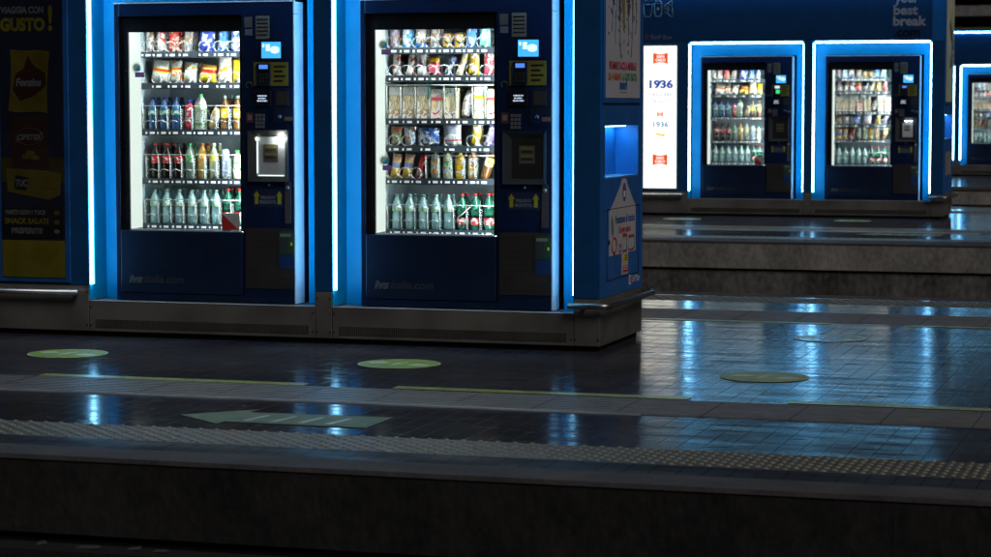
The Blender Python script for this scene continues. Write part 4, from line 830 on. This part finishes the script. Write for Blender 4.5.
# narrow ledge with litter at the foot of the near wall
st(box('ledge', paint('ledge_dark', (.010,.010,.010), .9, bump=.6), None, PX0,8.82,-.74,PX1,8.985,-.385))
SCR = paint('paper_scrap', (.07,.07,.075), .6)
for q, (x, y, w, l, a, lab) in enumerate(((-4.56,8.90,.055,.020,.05,'longest pale paper scrap at the foot of the near platform wall'),(-4.36,8.93,.030,.016,.2,'small pale scrap right of the longest one below the platform wall'),(-4.23,8.91,.035,.014,-.1,'rightmost small pale scrap on the ledge below the platform wall'),(-4.80,8.93,.022,.018,.6,'leftmost curled scrap on the ledge below the platform wall'))):
    o = MB().add([(-w,-l,0),(w,-l,.004),(w*.9,l,.010),(-w*.8,l,.006),(-w,-l,.002),(w,-l,.006),(w*.9,l,.012),(-w*.8,l,.008)],[(0,1,2,3),(7,6,5,4),(0,4,5,1),(2,6,7,3),(1,5,6,2),(0,3,7,4)]).build('paper_scrap', SCR, loc=(x,y,-.383)); o.rotation_euler.z = a
    tag(o, lab, 'litter', 'litter below the platform')

# floor stickers and painted marks (thin vinyl)
VG = paint('sticker_lime', (.20,.27,.022), .55, var=.22, scale=14); VW = paint('sticker_pale', (.46,.50,.38), .45, var=.2, scale=14); VA = paint('arrow_green', (.11,.15,.035), .62, var=.3, scale=9); VY = paint('line_lime', (.30,.34,.06), .3, var=.25, scale=10)
VF = paint('sticker_faded', (.27,.33,.17), .5, var=.22, scale=11)  # paler grey-green than the lime stickers
def circle(cx, cy, r, label, z=.0022, mat=None):
    o = MB().prism([(r*math.cos(a*math.pi/24), r*math.sin(a*math.pi/24)) for a in range(48)], 0,.0018,'z').build('floor_sticker', mat or VG, loc=(cx,cy,z))
    tag(o, label, 'floor sticker', 'round distance stickers on the floor')
    ring = MB(); n = 48
    vs = [((r-.002-d)*math.cos(a*2*math.pi/n),(r-.002-d)*math.sin(a*2*math.pi/n),.0022) for d in (0,.007) for a in range(n)]
    ring.add(vs, [(a,(a+1)%n,n+(a+1)%n,n+a) for a in range(n)]).build('sticker_rim', VW, o)
    for sx in (-.135, .135):
        f = MB(); f.prism([(sx+.055*math.cos(a*.5236)*(1+.2*math.cos(2*a)), .03*(-1 if sx > 0 else 1)+.048*math.sin(a*.5236)) for a in range(12)], .0019,.0026,'z'); f.build('footprint', VW, o)
    MB().prism([(-.035,-.085),(-.012,-.085),(.03,.085),(.012,.085),(-.03,.05),(-.02,.04)], .0019,.0026,'z').build('stroke', VW, o)
circle(-6.615,12.67,.242,'lime round sticker on the floor, leftmost below the snack advert')
circle(-4.515,12.73,.242,'lime round sticker on the floor in front of the front right vending machine')
circle(-2.37,12.71,.245,'larger round sticker on the shiny blue floor right of the nearest kiosk', mat=VF)
circle(-2.37,14.95,.23,'faint round sticker on the shiny floor, the one farther back', mat=paint('sticker_worn', (.12,.135,.11), .25, var=.3, scale=11))  # dull grey-green, close to the floor colour
circle(-4.52,30.33,.24,'small round sticker in front of the middle kiosk, right one', mat=paint('sticker_worn_lime', (.13,.16,.04), .5, var=.3, scale=11)); circle(-6.75,30.20,.25,'small round sticker in front of the lightbox of the middle kiosk', mat=MATS['sticker_worn_lime'])
def arrow(x, y, label):
    o = MB().prism([(-.49,0),(-.20,.285),(-.205,.175),(.53,.20),(.53,-.175),(-.19,-.16),(-.19,-.25)], 0,.0018,'z').build('floor_arrow', VA, loc=(x,y,.0022)); tag(o, label, 'floor arrow', 'green arrows on the floor')
    for q in range(4): MB().prism([(-.12+q*.14,-.11),(-.09+q*.14,-.11),(-.06+q*.14,.10),(-.08+q*.14,.10)], .0019,.0024,'z').build('scratch', VW, o)
arrow(-4.29,10.31,'green arrow on the floor pointing left, between metal strip and studs'); arrow(-3.55,27.25,'small green arrow on the floor in front of the middle kiosk')
def line(x0, x1, y, label, w=.05):
    o = box('floor_line', VY, None, x0,y-w,.0022,x1,y+w,.0036); tag(o, label, 'floor line', 'lime lines on the floor')
line(-6.236,-4.657,11.64,'lime line on the floor below the left vending machine'); line(-4.159,-2.56,11.66,'lime line on the floor, middle one beside the ribbed band'); line(-2.05,-.45,11.66,'lime line on the floor at right, nearer one below the round sticker')
line(-4.4,-2.50,15.97,'lime line across the shiny floor just behind the nearest kiosk', .04); line(-2.02,-.4,15.97,'lime line on the shiny floor, far one at the right edge', .04); line(-8.5,-2.9,28.55,'long lime line in front of the middle kiosk', .05)

# ------------------------------------------------------------------ station hall beyond
HW = concrete('hall_wall', (.10,.085,.07), (.05,.043,.036), scale=.5)
hw = empty('station_wall', (0,78,0), 'dark station wall with horizontal ledges beyond the farthest kiosk', 'wall')
box('wall', HW, hw, -160,0,-.8, 160,1.2,16)
box('ledge', paint('ledge_grey', (.22,.22,.22), .7), hw, -160,-.7,4.38, 160,-.001,4.72); box('ledge', paint('ledge_brown', (.15,.12,.09), .7), hw, -160,-.5,3.50, 160,-.001,4.02); box('ledge', paint('ledge_grey', (.2,.2,.2)), hw, -160,-.9,5.1,160,-.001,5.3)

# ------------------------------------------------------------------ light, world, camera
w = bpy.data.worlds.new('World'); S.world = w; w.use_nodes = True; nt = w.node_tree
bg = nt.nodes['Background']; sky = nt.nodes.new('ShaderNodeTexSky'); sky.sky_type = 'NISHITA'; sky.sun_disc = False
EL, AZ = R(44), R(134)       # azimuth measured from +Y towards +X
sky.sun_elevation = R(-1.0); sky.sun_rotation = AZ
nt.links.new(sky.outputs[0], bg.inputs[0]); bg.inputs[1].default_value = .006
sd = bpy.data.lights.new('station_light', 'SUN'); sd.energy = .95; sd.angle = R(25); sd.color = (1., .95, .93)
so = bpy.data.objects.new('station_light', sd); COL.objects.link(so)
dirv = Vector((math.sin(AZ)*math.cos(EL), math.cos(AZ)*math.cos(EL), math.sin(EL)))
so.rotation_euler = dirv.to_track_quat('Z', 'Y').to_euler()

cam = bpy.data.cameras.new('camera'); co = bpy.data.objects.new('camera', cam); COL.objects.link(co)
cam.sensor_width = 36; cam.lens = 85.0; cam.clip_end = 1000; cam.clip_start = .1
co.location = (0,0,1.5); co.rotation_euler = (R(90-4.24),0,R(17.16))
cam.dof.use_dof = True; cam.dof.focus_distance = 14.6; cam.dof.aperture_fstop = 4.6
S.camera = co
S.view_settings.view_transform = 'Standard'; S.view_settings.look = 'None'; S.view_settings.exposure = 0; S.view_settings.gamma = 1; S.view_settings.use_curve_mapping = False
S.render.engine = 'CYCLES'; S.cycles.use_denoising = True; S.cycles.max_bounces = 10; S.cycles.transparent_max_bounces = 24; S.cycles.sample_clamp_indirect = 6; S.cycles.caustics_reflective = False; S.cycles.caustics_refractive = False
